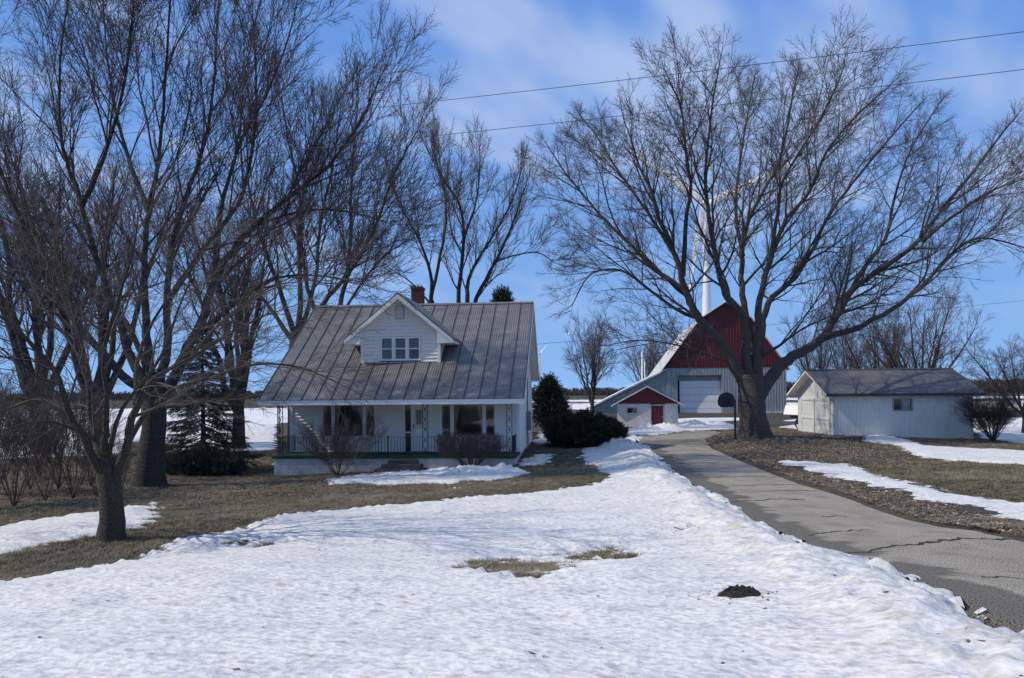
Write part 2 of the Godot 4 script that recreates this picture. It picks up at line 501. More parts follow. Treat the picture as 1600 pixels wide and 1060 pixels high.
func sheet(xs: PackedFloat32Array, ds: PackedFloat32Array, hs: PackedFloat32Array, cols: PackedColorArray, keep: PackedByteArray) -> ArrayMesh:
	var nx := xs.size()
	var nd := ds.size()
	var id := PackedInt32Array()
	id.resize(nx * nd)
	id.fill(-1)
	var v := PackedVector3Array()
	var nn := PackedVector3Array()
	var cc := PackedColorArray()
	var ix := PackedInt32Array()
	for j in nd:
		for i in nx:
			var k := j * nx + i
			if keep.size():
				var near := keep[k]
				if i > 0: near |= keep[k - 1]
				if j > 0: near |= keep[k - nx]
				if i < nx - 1: near |= keep[k + 1]
				if j < nd - 1: near |= keep[k + nx]
				if i > 0 and j > 0: near |= keep[k - nx - 1]
				if i < nx - 1 and j < nd - 1: near |= keep[k + nx + 1]
				if near == 0:
					continue
			id[k] = v.size()
			v.append(Vector3(xs[i], hs[k], -ds[j]))
			var i0 := maxi(i - 1, 0)
			var i1 := mini(i + 1, nx - 1)
			var j0 := maxi(j - 1, 0)
			var j1 := mini(j + 1, nd - 1)
			nn.append(Vector3(-(hs[j * nx + i1] - hs[j * nx + i0]) / (xs[i1] - xs[i0]), 1.0, (hs[j1 * nx + i] - hs[j0 * nx + i]) / (ds[j1] - ds[j0])).normalized())
			cc.append(cols[k])
	for j in nd - 1:
		for i in nx - 1:
			var a := id[j * nx + i]
			var b := id[j * nx + i + 1]
			var c := id[j * nx + nx + i]
			var d := id[j * nx + nx + i + 1]
			if a < 0 or b < 0 or c < 0 or d < 0:
				continue
			if keep.size() and not (keep[j * nx + i] | keep[j * nx + i + 1] | keep[j * nx + nx + i] | keep[j * nx + nx + i + 1]):
				continue
			ix.append_array([a, c, b, b, c, d])
	var arr := []
	arr.resize(Mesh.ARRAY_MAX)
	arr[Mesh.ARRAY_VERTEX] = v
	arr[Mesh.ARRAY_NORMAL] = nn
	arr[Mesh.ARRAY_COLOR] = cc
	arr[Mesh.ARRAY_INDEX] = ix
	var m := ArrayMesh.new()
	m.add_surface_from_arrays(Mesh.PRIMITIVE_TRIANGLES, arr)
	return m

func litter(x: float, d: float) -> float:      # share of fallen leaves on the bare ground
	var e := Vector2(x - 12.0, d - 35.0)
	var f := smoothstep(13.0, 3.0, e.length()) * 0.9
	var l := lane(d)
	if x > l.y and x < l.y + 2.6:
		f = maxf(f, 0.72)
	var b := Vector2(x + 12.0, (d - 22.0) * 1.3)
	f = maxf(f, smoothstep(10.0, 3.0, b.length()) * 0.55)
	return clampf(f + n1.get_noise_2d(x * 0.5, d * 0.5) * 0.35, 0.0, 1.0)

func bare_color(x: float, d: float) -> Color:
	var g := Color(0.125, 0.105, 0.066).lerp(Color(0.175, 0.148, 0.098), clampf(0.5 + n1.get_noise_2d(x * 0.35, d * 0.35), 0.0, 1.0))
	g = g.lerp(Color(0.085, 0.092, 0.048), clampf(n2.get_noise_2d(x * 0.25 + 40.0, d * 0.25) * 1.2, 0.0, 0.6))
	return g.lerp(Color(0.125, 0.092, 0.070), litter(x, d) * 0.75)

func bare_y(x: float, d: float, l: Vector2) -> float:
	var y := ground(x, d)
	if x > l.x - 0.3 and x < l.y + 0.22:
		return y - 0.07
	y += n2.get_noise_2d(x * 2.0, d * 2.0) * 0.022 + n1.get_noise_2d(x * 0.6, d * 0.6) * 0.03
	if x > l.y and x < l.y + 2.5:
		y += 0.06 * sin((x - l.y) / 2.5 * PI)
	return y

func build_ground() -> void:
	var xs := lines(-1800.0, 1800.0, 2.0, 14.0, 0.28, 0.03)
	var ds := lines(-40.0, 2400.0, 3.0, 18.0, 0.22, 0.024)
	var hs := PackedFloat32Array()
	var cs := PackedColorArray()
	for d in ds:
		var l := lane(d)
		for x in xs:
			var y := ground(x, d)
			var near := d < 70.0 and absf(x) < 50.0
			if near:
				y = bare_y(x, d, l)
			hs.append(y)
			cs.append(bare_color(x, d) if near else Color(0.135, 0.108, 0.072).lerp(Color(0.11, 0.10, 0.06), clampf(n1.get_noise_2d(x * 0.03, d * 0.08) + 0.4, 0.0, 1.0)))
	part("ground", sheet(xs, ds, hs, cs, PackedByteArray()), M.ground, self).set_meta("kind", "structure")

	# snow: lies on the ground with a ragged, thinning edge
	xs = lines(-26.0, 34.0, 1.0, 6.0, 0.075, 0.011)
	ds = PackedFloat32Array()
	var d := 2.2
	while d < 66.0:
		ds.append(d)
		d += maxf(0.06, d * 0.0075)
	hs = PackedFloat32Array()
	cs = PackedColorArray()
	var keep := PackedByteArray()
	for dd in ds:
		var l := lane(dd)
		for x in xs:
			var t := snow_depth(x, dd)
			var on_lane := x > l.x + 0.15 and x < l.y
			keep.append(1 if t > (0.03 if on_lane else -0.012) else 0)
			var y := ground(x, dd) + t
			var col := Color(0.92, 0.915, 0.90)
			if t > -0.02:
				var full := smoothstep(0.0, 0.06, t)
				y += snow_relief(x, dd, t) + n3.get_noise_2d(x * 5.5, dd * 7.5) * 0.007 * full
				if x > l.x - 0.3 and x < l.y + 0.3:
					y += 0.03
				# grit ploughed off the lane, and old leaves frozen into the bank
				var b := (x - (l.x - 0.9)) / 0.9
				var grit := exp(-b * b) * clampf(n2.get_noise_2d(x * 3.0, dd * 3.0 + 9.0) * 1.6 + 0.25, 0.0, 1.0) if dd < 40.0 else 0.35 * clampf(n2.get_noise_2d(x * 3.0, dd * 3.0) * 2.0, 0.0, 1.0)
				col = col.lerp(Color(0.66, 0.66, 0.55), clampf(grit * 0.85, 0.0, 0.8))
				col = col.lerp(Color(0.74, 0.755, 0.78), clampf(n1.get_noise_2d(x * 1.1 + 70.0, dd * 2.2) * 1.8, 0.0, 0.75))
				var speck := n3.get_noise_2d(x * 6.0 + 31.0, dd * 6.0)
				if speck > 0.42:
					col = col.lerp(Color(0.34, 0.31, 0.25), (speck - 0.42) * 2.0)
			hs.append(y)
			cs.append(col)
	part("snow", sheet(xs, ds, hs, cs, keep), M.snow, self).set_meta("kind", "structure")
	# snow left on the fields beyond
	xs = lines(-420.0, 420.0, 0.0, 90.0, 1.4, 0.02)
	ds = PackedFloat32Array()
	d = 36.0
	while d < 420.0:
		ds.append(d)
		d += maxf(0.6, d * 0.011)
	hs = PackedFloat32Array()
	cs = PackedColorArray()
	keep = PackedByteArray()
	for dd in ds:
		for x in xs:
			var inner := dd < 65.6 and x > SX0 + 0.5 and x < SX0 + (SNX - 3) * SR
			var t := -0.1 if inner else snow_depth(x, dd)
			keep.append(1 if t > 0.0 else 0)
			hs.append(ground(x, dd) + maxf(t, -0.05) + 0.02)
			cs.append(Color(0.96, 0.955, 0.94))
	part("field_snow", sheet(xs, ds, hs, cs, keep), M.snow, self).set_meta("kind", "structure")

	# driveway
	xs = PackedFloat32Array()
	var v := PackedVector3Array()
	var nn := PackedVector3Array()
	var cc := PackedColorArray()
	var ix := PackedInt32Array()
	d = -8.0
	var row := 0
	var across := 26
	while d < 47.0:
		var l := lane(d)
		for k in across + 1:
			var u := k / float(across)
			var x := lerpf(l.x - 0.1, l.y + 0.1, u)
			if k == 0: x += n2.get_noise_2d(d * 2.5, 3.0) * 0.14
			if k == across: x += n2.get_noise_2d(d * 2.5, 50.0) * 0.16
			var edge := 0.05 if k == 0 or k == across else 0.0
			v.append(Vector3(x, ground(x, d) - 0.012 - edge + 0.03 * sin(u * PI) + n1.get_noise_2d(x, d) * 0.012, -d))
			nn.append(Vector3.UP)
			var c := Color(1.0, 0.98, 0.95).lerp(Color(0.84, 0.82, 0.79), clampf(n1.get_noise_2d(x * 0.8, d * 0.5) + 0.3, 0.0, 1.0))
			c = c.lerp(Color(0.66, 0.63, 0.58), clampf(n2.get_noise_2d(x * 1.7 + 8.0, d * 1.2) * 1.6 - 0.1, 0.0, 0.8))
			# meltwater runs off the snow bank along the low edge
			var wet := (x - l.x) + n2.get_noise_2d(x * 1.2, d * 1.0) * 0.45
			if d > 3.0 and wet < 0.5 and d < 34.0:
				c = Color(0.42, 0.41, 0.40)
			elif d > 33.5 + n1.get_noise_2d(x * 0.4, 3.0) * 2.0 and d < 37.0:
				c = c * 0.62  # shadow across the far end of the lane, painted as a darker band
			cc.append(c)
		if row > 0:
			for k in across:
				var a := (row - 1) * (across + 1) + k
				var b := row * (across + 1) + k
				ix.append_array([a, b, a + 1, a + 1, b, b + 1])
		row += 1
		d += maxf(0.12, d * 0.009)
	var arr := []
	arr.resize(Mesh.ARRAY_MAX)
	arr[Mesh.ARRAY_VERTEX] = v
	arr[Mesh.ARRAY_NORMAL] = nn
	arr[Mesh.ARRAY_COLOR] = cc
	arr[Mesh.ARRAY_INDEX] = ix
	var am := ArrayMesh.new()
	am.add_surface_from_arrays(Mesh.PRIMITIVE_TRIANGLES, arr)
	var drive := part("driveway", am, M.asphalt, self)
	drive.set_meta("kind", "structure")
	# frost cracks across the lane, filled with dirt and dead weeds
	for q in [[9.9, 0.0, 1.0, 0.07], [15.6, 0.02, 0.62, 0.045], [17.2, 0.0, 0.95, 0.04], [21.0, 0.0, 1.0, 0.06], [13.4, 0.45, 0.62, 0.03], [25.6, 0.1, 0.9, 0.05], [7.6, 0.3, 0.85, 0.03], [11.6, 0.1, 0.5, 0.025], [19.0, 0.3, 1.0, 0.04], [23.3, 0.0, 0.7, 0.04], [28.4, 0.0, 1.0, 0.05], [31.0, 0.1, 1.0, 0.05]]:
		var mb := MB.new()
		var prev := []
		for k in 71:
			var u := lerpf(q[1], q[2], k / 70.0)
			var l := lane(q[0])
			var x := lerpf(l.x, l.y, u)
			var dd: float = q[0] + n2.get_noise_2d(x * 1.6, q[0] * 9.0) * 0.28 + n3.get_noise_2d(x * 9.0, q[0] * 5.0) * 0.06 + 0.25 * (u - 0.5)
			var w: float = q[3] * (0.15 + 1.3 * absf(n3.get_noise_2d(x * 6.0, q[0]))) + 0.005
			var y := ground(x, dd) - 0.012 + 0.03 * sin((x - lane(dd).x) / (lane(dd).y - lane(dd).x) * PI) + n1.get_noise_2d(x, dd) * 0.012 + 0.006
			var cur := [Vector3(x, y, -dd + w), Vector3(x, y, -dd - w)]
			if k > 0:
				mb.quad(prev[0], cur[0], cur[1], prev[1])
			prev = cur
		part("crack", mb.mesh(), M.crack, drive)

func blade_mesh() -> ArrayMesh:
	var mb := MB.new()
	var r := RandomNumberGenerator.new()
	r.seed = 4
	for k in 11:
		var a := r.randf() * TAU
		var s := Vector3(cos(a), 0, sin(a))
		var o := Vector3(r.randf_range(-0.5, 0.5), 0, r.randf_range(-0.5, 0.5))
		var lean := Vector3(cos(a + 1.3), 0, sin(a + 1.3)) * r.randf_range(0.3, 1.3)
		var h := r.randf_range(0.5, 1.0)
		mb.tri(o - s * 0.055, o + s * 0.055, o + lean + Vector3.UP * h)
	return mb.mesh()

func leaf_mesh() -> ArrayMesh:
	var mb := MB.new()
	var a := Vector3(-0.5, 0.12, 0)
	var b := Vector3(0, 0.02, -0.42)
	var c := Vector3(0.5, 0.22, 0.05)
	var d := Vector3(0.05, 0.0, 0.45)
	var e := Vector3(0.0, 0.1, 0.0)
	mb.tri(a, e, b); mb.tri(b, e, c); mb.tri(c, e, d); mb.tri(d, e, a)
	return mb.mesh()

func scatter() -> void:
	var r := RandomNumberGenerator.new()
	r.seed = 77
	var grass := []
	var gc := []
	var leaf := []
	var lc := []
	for k in 420000:
		var d := 4.0 + 46.0 * pow(r.randf(), 1.35)
		var x := r.randf_range(-0.78, 0.78) * (d + 2.0)
		var l := lane(d)
		if x > l.x - 0.1 and x < l.y + 0.2:
			continue
		var t := snow_depth(x, d)
		if t > 0.008 + 0.03 * r.randf() * r.randf():
			continue
		var h := Vector3(x + 9.2, 0, d - 33.0)
		if x > -8.9 and x < 1.0 and d > 27.8 and d < 39.0:
			continue
		var y := bare_y(x, d, l)
		var lit := litter(x, d)
		if r.randf() < lit * 0.85:
			var s := r.randf_range(0.022, 0.055) * (1.0 + d * 0.012)
			var bs := Basis.from_euler(Vector3(r.randf_range(-0.5, 0.5), r.randf() * TAU, r.randf_range(-0.5, 0.5))).scaled(Vector3.ONE * s)
			leaf.append(Transform3D(bs, Vector3(x, y + 0.012, -d)))
			var q := r.randf()
			lc.append(Color(0.25, 0.19, 0.14).lerp(Color(0.12, 0.088, 0.068), r.randf()) if q < 0.65 else Color(0.36, 0.30, 0.225))
		elif r.randf() < 0.8:
			var s := r.randf_range(0.035, 0.075) * (1.0 + d * 0.01)
			grass.append(Transform3D(Basis(Vector3.UP, r.randf() * TAU).scaled(Vector3(s * 1.5, s * r.randf_range(0.5, 1.1), s * 1.5)), Vector3(x, y - 0.004, -d)))
			gc.append(bare_color(x, d) * r.randf_range(0.8, 1.75))
	var o := many("dead_grass", blade_mesh(), grass, M.blade, self, gc)
	tag(o, "short dead brown lawn grass on the bare ground between snow patches", "grass")
	o = many("leaf_litter", leaf_mesh(), leaf, M.blade, self, lc)
	tag(o, "brown fallen leaves strewn over the bare ground and beside the driveway", "leaves")
	# bits of bark, twig and leaf lying on the snow
	var bits := []
	var bc := []
	for k in 2400:
		var d := 3.6 + 22.0 * pow(r.randf(), 1.6)
		var x := r.randf_range(-0.75, 0.75) * (d + 1.0)
		var l := lane(d)
		if x > l.x - 0.2 and x < l.y:
			continue
		var t := snow_depth(x, d)
		if t < 0.02:
			continue
		if n2.get_noise_2d(x * 0.9, d * 0.9) < -0.12 or r.randf() > 0.3 + 0.7 * exp(-pow((x - l.x + 1.0) / 1.1, 2.0)):
			continue
		var s := 0.006 + 0.03 * pow(r.randf(), 4.0)
		bits.append(Transform3D(Basis.from_euler(Vector3(r.randf_range(-0.4, 0.4), r.randf() * TAU, r.randf_range(-0.4, 0.4))).scaled(Vector3(s * r.randf_range(0.8, 2.4), s, s)), Vector3(x, ground(x, d) + t + snow_relief(x, d, t) + 0.004, -d)))
		bc.append(Color(0.17, 0.135, 0.10).lerp(Color(0.04, 0.035, 0.03), r.randf()))
	for q in [[1157, 947, 0.42], [1061, 836, 0.4], [813, 908, 0.22], [800, 890, 0.9], [945, 865, 0.8]]:      # crumbs round the clods and bare spots
		var p := on_ground(q[0], q[1])
		for k in 170:
			var a := r.randf() * TAU
			var e: float = q[2] * sqrt(r.randf()) * r.randf_range(0.6, 1.3)
			var x := p.x + cos(a) * e
			var d := -p.z + sin(a) * e * 0.8
			var t := snow_depth(x, d)
			if t < 0.01:
				continue
			var s := 0.006 + 0.022 * pow(r.randf(), 3.0)
			bits.append(Transform3D(Basis.from_euler(Vector3(0.2, r.randf() * TAU, 0)).scaled(Vector3(s * 1.4, s * 1.5, s)), Vector3(x, ground(x, d) + t + snow_relief(x, d, t) + 0.003, -d)))
			bc.append(Color(0.05, 0.042, 0.035))
	o = many("snow_debris", leaf_mesh(), bits, M.blade, self, bc)
	tag(o, "specks of dead leaf and twig scattered over the snow", "debris")

func crust(v: float) -> float:      # thin melted layers, each ending in a small ledge
	var f := v - floorf(v)
	return f if f < 0.9 else (1.0 - f) * 9.0

func snow_relief(x: float, d: float, t: float) -> float:
	var full := smoothstep(0.0, 0.08, t)
	full *= 0.35 + 0.9 * clampf(n1.get_noise_2d(x * 0.28 + 11.0, d * 0.4) * 1.3 + 0.5, 0.0, 1.0)
	return (n2.get_noise_2d(x * 1.4, d * 2.4) * 0.007 - absf(n2.get_noise_2d(x * 3.2 + 9.0, d * 4.4)) * 0.009 + n1.get_noise_2d(x * 0.35, d * 0.35) * 0.05 + 0.010 * crust(n1.get_noise_2d(x * 0.55 + 5.0, d * 1.1) * 5.0 + n2.get_noise_2d(x * 2.0, d * 2.5) * 0.5)) * full

func clod(at: Vector3, rx: float, h: float, label: String, seed_: int) -> void:
	var nz := FastNoiseLite.new()
	nz.seed = seed_
	nz.frequency = 1.0
	var v := PackedVector3Array()
	var ix := PackedInt32Array()
	var ns := 30
	for j in 10:
		for i in ns:
			var a := TAU * i / ns
			var u := j / 9.0
			var rr := rx * sin(u * PI * 0.5) * (1.0 + 0.35 * nz.get_noise_2d(cos(a) * 1.4, sin(a) * 1.4 + seed_))
			var y := h * cos(u * PI * 0.5) * (1.0 + 0.8 * nz.get_noise_2d(cos(a) * u * 4.0, sin(a) * u * 4.0)) + 0.022 * nz.get_noise_2d(cos(a) * u * 14.0, sin(a) * u * 14.0)
			v.append(Vector3(cos(a) * rr, y - 0.02, sin(a) * rr * 0.62))
	for j in 9:
		for i in ns:
			var a := j * ns + i
			var b := j * ns + (i + 1) % ns
			ix.append_array([a, b, a + ns, b, b + ns, a + ns])
	var arr := []
	arr.resize(Mesh.ARRAY_MAX)
	arr[Mesh.ARRAY_VERTEX] = v
	arr[Mesh.ARRAY_INDEX] = ix
	var m := ArrayMesh.new()
	m.add_surface_from_arrays(Mesh.PRIMITIVE_TRIANGLES, arr)
	var o := part("soil_clod", m, M.soil, self)
	o.position = at
	tag(o, label, "soil")

# ---------------------------------------------------------------- bare trees
var sprays := []             # twig tufts of the tree being grown
var fine_at := 0.0           # limbs thinner than this go to the crown mesh
var origin := Vector3.ZERO
var TR := RandomNumberGenerator.new()
var spray_meshes := []

func spray_mesh(seed_: int, n: int, thick: float, droop: float) -> ArrayMesh:   # a tuft of twigs, one unit long, growing along +Y
	var r := RandomNumberGenerator.new()
	r.seed = seed_
	var p := PackedVector3Array([Vector3.ZERO])
	var dir := Vector3.UP
	for k in 3:
		dir = (dir + Vector3(r.randf_range(-0.14, 0.14), -droop * 0.5, r.randf_range(-0.14, 0.14))).normalized()
		p.append(p[k] + dir * 0.33)
	tube(p, PackedFloat32Array([thick, thick * 0.85, thick * 0.7, thick * 0.4]), 3)
	for k in n:
		var t := lerpf(0.12, 0.92, (k + 0.5 * r.randf()) / n) * 3.0
		var i := mini(int(t), 2)
		var q := p[i].lerp(p[i + 1], t - i)
		var a := k * 2.4 + r.randf_range(-0.5, 0.5)
		var out := (Vector3(cos(a), 0, sin(a)) * r.randf_range(0.4, 0.75) + (p[i + 1] - p[i]).normalized() * 0.75).normalized()
		var ln := r.randf_range(0.22, 0.5) * (1.15 - t / 4.5)
		var m := q + out * ln * 0.55
		var e := m + (out + Vector3(r.randf_range(-0.2, 0.2), 0.3 - droop, r.randf_range(-0.2, 0.2))).normalized() * ln * 0.5
		tube(PackedVector3Array([q, m, e]), PackedFloat32Array([thick * 0.65, thick * 0.55, thick * 0.35]), 3)
	return take_tubes()

func side_count(r: float) -> int:
	return 12 if r > 0.25 else (8 if r > 0.1 else (6 if r > 0.05 else (4 if r > 0.02 else 3)))

func add_spray(p: Vector3, dir: Vector3, s: float) -> void:
	var y := dir.normalized()
	var x := y.cross(Vector3(TR.randf_range(-1, 1), TR.randf_range(-1, 1), TR.randf_range(-1, 1))).normalized()
	sprays.append(Transform3D(Basis(x, y, x.cross(y)).scaled_local(Vector3(s, s, s)), p))

func kid_dir(t: Vector3, angle: float, az: float) -> Vector3:
	var s := t.cross(Vector3.UP if absf(t.y) < 0.9 else Vector3.RIGHT).normalized()
	return t.rotated(s, angle).rotated(t, az).normalized()

var hub := Vector3.ZERO        # crowns spread away from here
func grow(p0: Vector3, dir: Vector3, length: float, r0: float, level: int, c: Dictionary) -> void:
	if c.has("dome"):           # growth slows where the crown has reached its outline
		var q: Vector3 = (p0 - c.dome[0]) / c.dome[1]
		length *= clampf((1.1 - q.length()) * 2.6, 0.16, 1.0)
	if c.has("out"):
		dir = (dir + (p0 - hub).normalized() * c.out).normalized()
	var n: int = [6, 5, 4, 3][mini(level, 3)]
	var p := PackedVector3Array([p0])
	var r := PackedFloat32Array([r0])
	var st := length / n
	for k in n:
		dir = (dir + Vector3(TR.randf_range(-1, 1), TR.randf_range(-1, 1), TR.randf_range(-1, 1)) * c.wob + Vector3.UP * c.trop).normalized()
		p.append(p[k] + dir * st)
		r.append(maxf(r0 * (1.0 - 0.78 * (k + 1) / n), c.rmin))
	tube(p, r, side_count(r0))
	var last: bool = level >= c.levels
	var count := maxi(2, int(round(length * c.dens[mini(level, c.dens.size() - 1)] * TR.randf_range(0.8, 1.2))))
	var az := TR.randf() * TAU
	for k in count:
		var t := lerpf(0.18, 0.97, (k + TR.randf()) / count) * n
		var i := mini(int(t), n - 1)
		var q := p[i].lerp(p[i + 1], t - i)
		var d := (p[i + 1] - p[i]).normalized()
		az += 2.4 + TR.randf_range(-0.4, 0.4)
		var kd := kid_dir(d, c.ang * TR.randf_range(0.7, 1.25), az)
		if last:
			add_spray(q, kd, c.spray * TR.randf_range(0.6, 1.15))
		else:
			var kl: float = length * c.ratio * (1.15 - 0.6 * t / n) * TR.randf_range(0.65, 1.2)
			grow(q, kd, kl, maxf(r[i] * 0.6, c.rmin), level + 1, c)
	add_spray(p[n], dir, c.spray * TR.randf_range(0.8, 1.2))

func smooth_line(q: Array, out_r: PackedFloat32Array, r0: float, r1: float, steps: int) -> PackedVector3Array:
	var o := PackedVector3Array()
	var n := q.size()
	for i in n - 1:
		for s in steps:
			var t := s / float(steps)
			o.append((q[i] as Vector3).cubic_interpolate(q[i + 1], q[maxi(i - 1, 0)], q[mini(i + 2, n - 1)], t))
	o.append(q[n - 1])
	for i in o.size():
		var u := i / float(o.size() - 1)
		out_r.append(lerpf(r0, r1, pow(u, 0.62)))
	return o

# trunk: rows of pixel x, y and half-width; limbs: [pixel points], half-width in pixels at both ends, metres towards (-) or away (+) at the end
func photo_tree(called: String, label: String, d: float, trunk: Array, limbs: Array, c: Dictionary, bark: Material, twig: Material, seed_: int, group := "", kind := 0) -> Node3D:
	TR.seed = seed_
	sprays = []
	var foot := px(trunk[0][0], trunk[0][1], d)
	foot.y = ground(foot.x, d)
	var o := thing(called, label, "tree", foot, 0.0, group)
	var m := d / F
	var p := []
	var r := PackedFloat32Array()
	for q in trunk:
		var w := px(q[0], q[1], d) - foot
		if p.is_empty():
			w = Vector3(0, -0.15, 0)
		p.append(w)
		r.append(q[2] * m)
	var pts := PackedVector3Array()
	var rs := PackedFloat32Array()
	for i in p.size() - 1:
		for s in 3:
			pts.append((p[i] as Vector3).cubic_interpolate(p[i + 1], p[maxi(i - 1, 0)], p[mini(i + 2, p.size() - 1)], s / 3.0))
			rs.append(lerpf(r[i], r[i + 1], s / 3.0))
	pts.append(p[-1]); rs.append(r[-1])
	tube(pts, rs, 18, 0.1)
	var grown := []
	for l in limbs:
		var q := []
		var off0: float = l[4] if l.size() > 4 else 0.0
		for k in l[0].size():
			var u: float = k / float(l[0].size() - 1)
			var at := px(l[0][k][0], l[0][k][1], d + lerpf(off0, l[3], u))
			q.append(at - foot)
		var rr := PackedFloat32Array()
		var line := smooth_line(q, rr, l[1] * m, maxf(l[2] * m, c.rmin), 4)
		for i in range(2, line.size() - 1):
			line[i] += Vector3(TR.randf_range(-1, 1), TR.randf_range(-1, 1), TR.randf_range(-1, 1)) * minf(rr[i] * 0.35, 0.05)
		tube(line, rr, side_count(l[1] * m))
		grown.append([line, rr])
	part("trunk", take_tubes(), bark, o)
	hub = p[-1] + Vector3(0, 1.0, 0)
	if c.has("dome_px"):
		c.dome = [px(c.dome_px[0], c.dome_px[1], d) - foot, Vector3(c.dome_px[2] * m, c.dome_px[3] * m, c.dome_px[4])]
	for e in grown:
		var line: PackedVector3Array = e[0]
		var rr: PackedFloat32Array = e[1]
		var n := line.size() - 1
		var total := 0.0
		for i in n:
			total += line[i].distance_to(line[i + 1])
		var count := int(total * c.dens[0])
		var az := TR.randf() * TAU
		for k in count:
			var u: float = lerpf(c.get("bare", 0.22), 1.0, pow((k + TR.randf()) / count, 0.8))
			var t := u * n * 0.999
			var i := int(t)
			var q := line[i].lerp(line[i + 1], t - i)
			var dr := (line[i + 1] - line[i]).normalized()
			az += 2.4 + TR.randf_range(-0.5, 0.5)
			var kl: float = c.l1 * (1.15 - 0.55 * u) * TR.randf_range(0.55, 1.2)
			grow(q, kid_dir(dr, c.ang * TR.randf_range(0.75, 1.3), az), kl, maxf(minf(rr[i] * 0.5, kl * 0.02), c.rmin), 1, c)
		for k in c.get("forks", 0):
			var u: float = lerpf(0.35, 0.85, (k + TR.randf()) / c.forks)
			var i := int(u * n)
			az += 2.2 + TR.randf_range(-0.5, 0.5)
			grow(line[i], kid_dir((line[i + 1] - line[i]).normalized(), TR.randf_range(0.4, 0.62), az), c.fork_len * (1.2 - 0.55 * u) * TR.randf_range(0.75, 1.15), maxf(rr[i] * 0.6, c.rmin), 0, c)
		grow(line[n], (line[n] - line[n - 1]).normalized(), c.l1 * 0.42, maxf(rr[n], c.rmin), 1, c)
	finish_crown(o, bark, twig, kind)
	return o

func finish_crown(o: Node3D, bark: Material, twig: Material, kind: int) -> void:
	part("crown", take_tubes(), twig, o)
	many("twigs", spray_meshes[kind], sprays, twig, o)
	sprays = []

# several stems fanning out of one foot
func vase_tree(called: String, label: String, at: Vector3, h: float, spread: float, stems: int, c: Dictionary, bark: Material, twig: Material, seed_: int, group := "", kind := 0, trunk_h := 1.2, category := "tree") -> Node3D:
	TR.seed = seed_
	sprays = []
	var o := thing(called, label, category, at, 0.0, group)
	var r0: float = c.get("r0", h * 0.022)
	if trunk_h > 0.0:
		tube(PackedVector3Array([Vector3(0, -0.2, 0), Vector3(0, 0.25, 0), Vector3(0.02, trunk_h * 0.6, 0), Vector3(0, trunk_h + 0.25, 0)]), PackedFloat32Array([r0 * 1.45, r0 * 1.15, r0, r0 * 0.85]), 12, 0.08)
	var grown := []
	for k in stems:
		var a := TAU * k / stems + TR.randf_range(-0.4, 0.4)
		var lean := spread * sqrt((k + 0.5) / stems) * TR.randf_range(0.75, 1.1)
		var p := PackedVector3Array([Vector3(cos(a) * r0 * 0.3, trunk_h * 0.8, sin(a) * r0 * 0.3)])
		var r := PackedFloat32Array([r0 * 0.6])
		var top := Vector3(cos(a) * lean, h * TR.randf_range(0.72, 0.95), sin(a) * lean)
		for i in range(1, 8):
			var u := i / 7.0
			var w := Vector3(top.x * pow(u, 0.85), lerpf(trunk_h * 0.8, top.y, u), top.z * pow(u, 0.85))
			p.append(w + Vector3(TR.randf_range(-1, 1), 0, TR.randf_range(-1, 1)) * h * 0.012)
			r.append(maxf(r0 * 0.6 * (1.0 - u * 0.85), c.rmin))
		tube(p, r, side_count(r0 * 0.6))
		grown.append([p, r])
	part("trunk" if trunk_h > 0.0 else "stems", take_tubes(), bark, o)
	for e in grown:
		var p: PackedVector3Array = e[0]
		var count := int(h * c.dens[0])
		var az := TR.randf() * TAU
		for k in count:
			var u := lerpf(c.get("bare", 0.15), 1.0, (k + TR.randf()) / count)
			var t := u * 6.99
			var i := int(t)
			az += 2.4
			grow(p[i].lerp(p[i + 1], t - i), kid_dir((p[i + 1] - p[i]).normalized(), c.ang * TR.randf_range(0.7, 1.2), az), c.l1 * (1.25 - 0.7 * u) * TR.randf_range(0.6, 1.2), maxf(e[1][i] * 0.5, c.rmin), 1, c)
		add_spray(p[7], (p[7] - p[6]).normalized(), c.spray)
	finish_crown(o, bark, twig, kind)
	return o

func needle_mesh(seed_: int, n: int, wide: float, spread: float) -> ArrayMesh:   # a leafy tuft along +Y
	var mb := MB.new()
	var r := RandomNumberGenerator.new()
	r.seed = seed_
	mb.bar(Vector3.ZERO, Vector3.UP * 0.9, 0.02)
	for k in n:
		var t := r.randf()
		var a := r.randf() * TAU
		var d := Vector3(cos(a), r.randf_range(0.25, 1.1), sin(a)).normalized()
		var s := d.cross(Vector3(r.randf_range(-1, 1), r.randf_range(-1, 1), r.randf_range(-1, 1))).normalized() * wide
		var o := Vector3.UP * t * 0.85
		var ln := spread * r.randf_range(0.6, 1.1) * (1.1 - 0.6 * t)
		mb.quad(o - s * 0.5, o + s * 0.5, o + d * ln + s * 0.25, o + d * ln - s * 0.25)
	return mb.mesh()

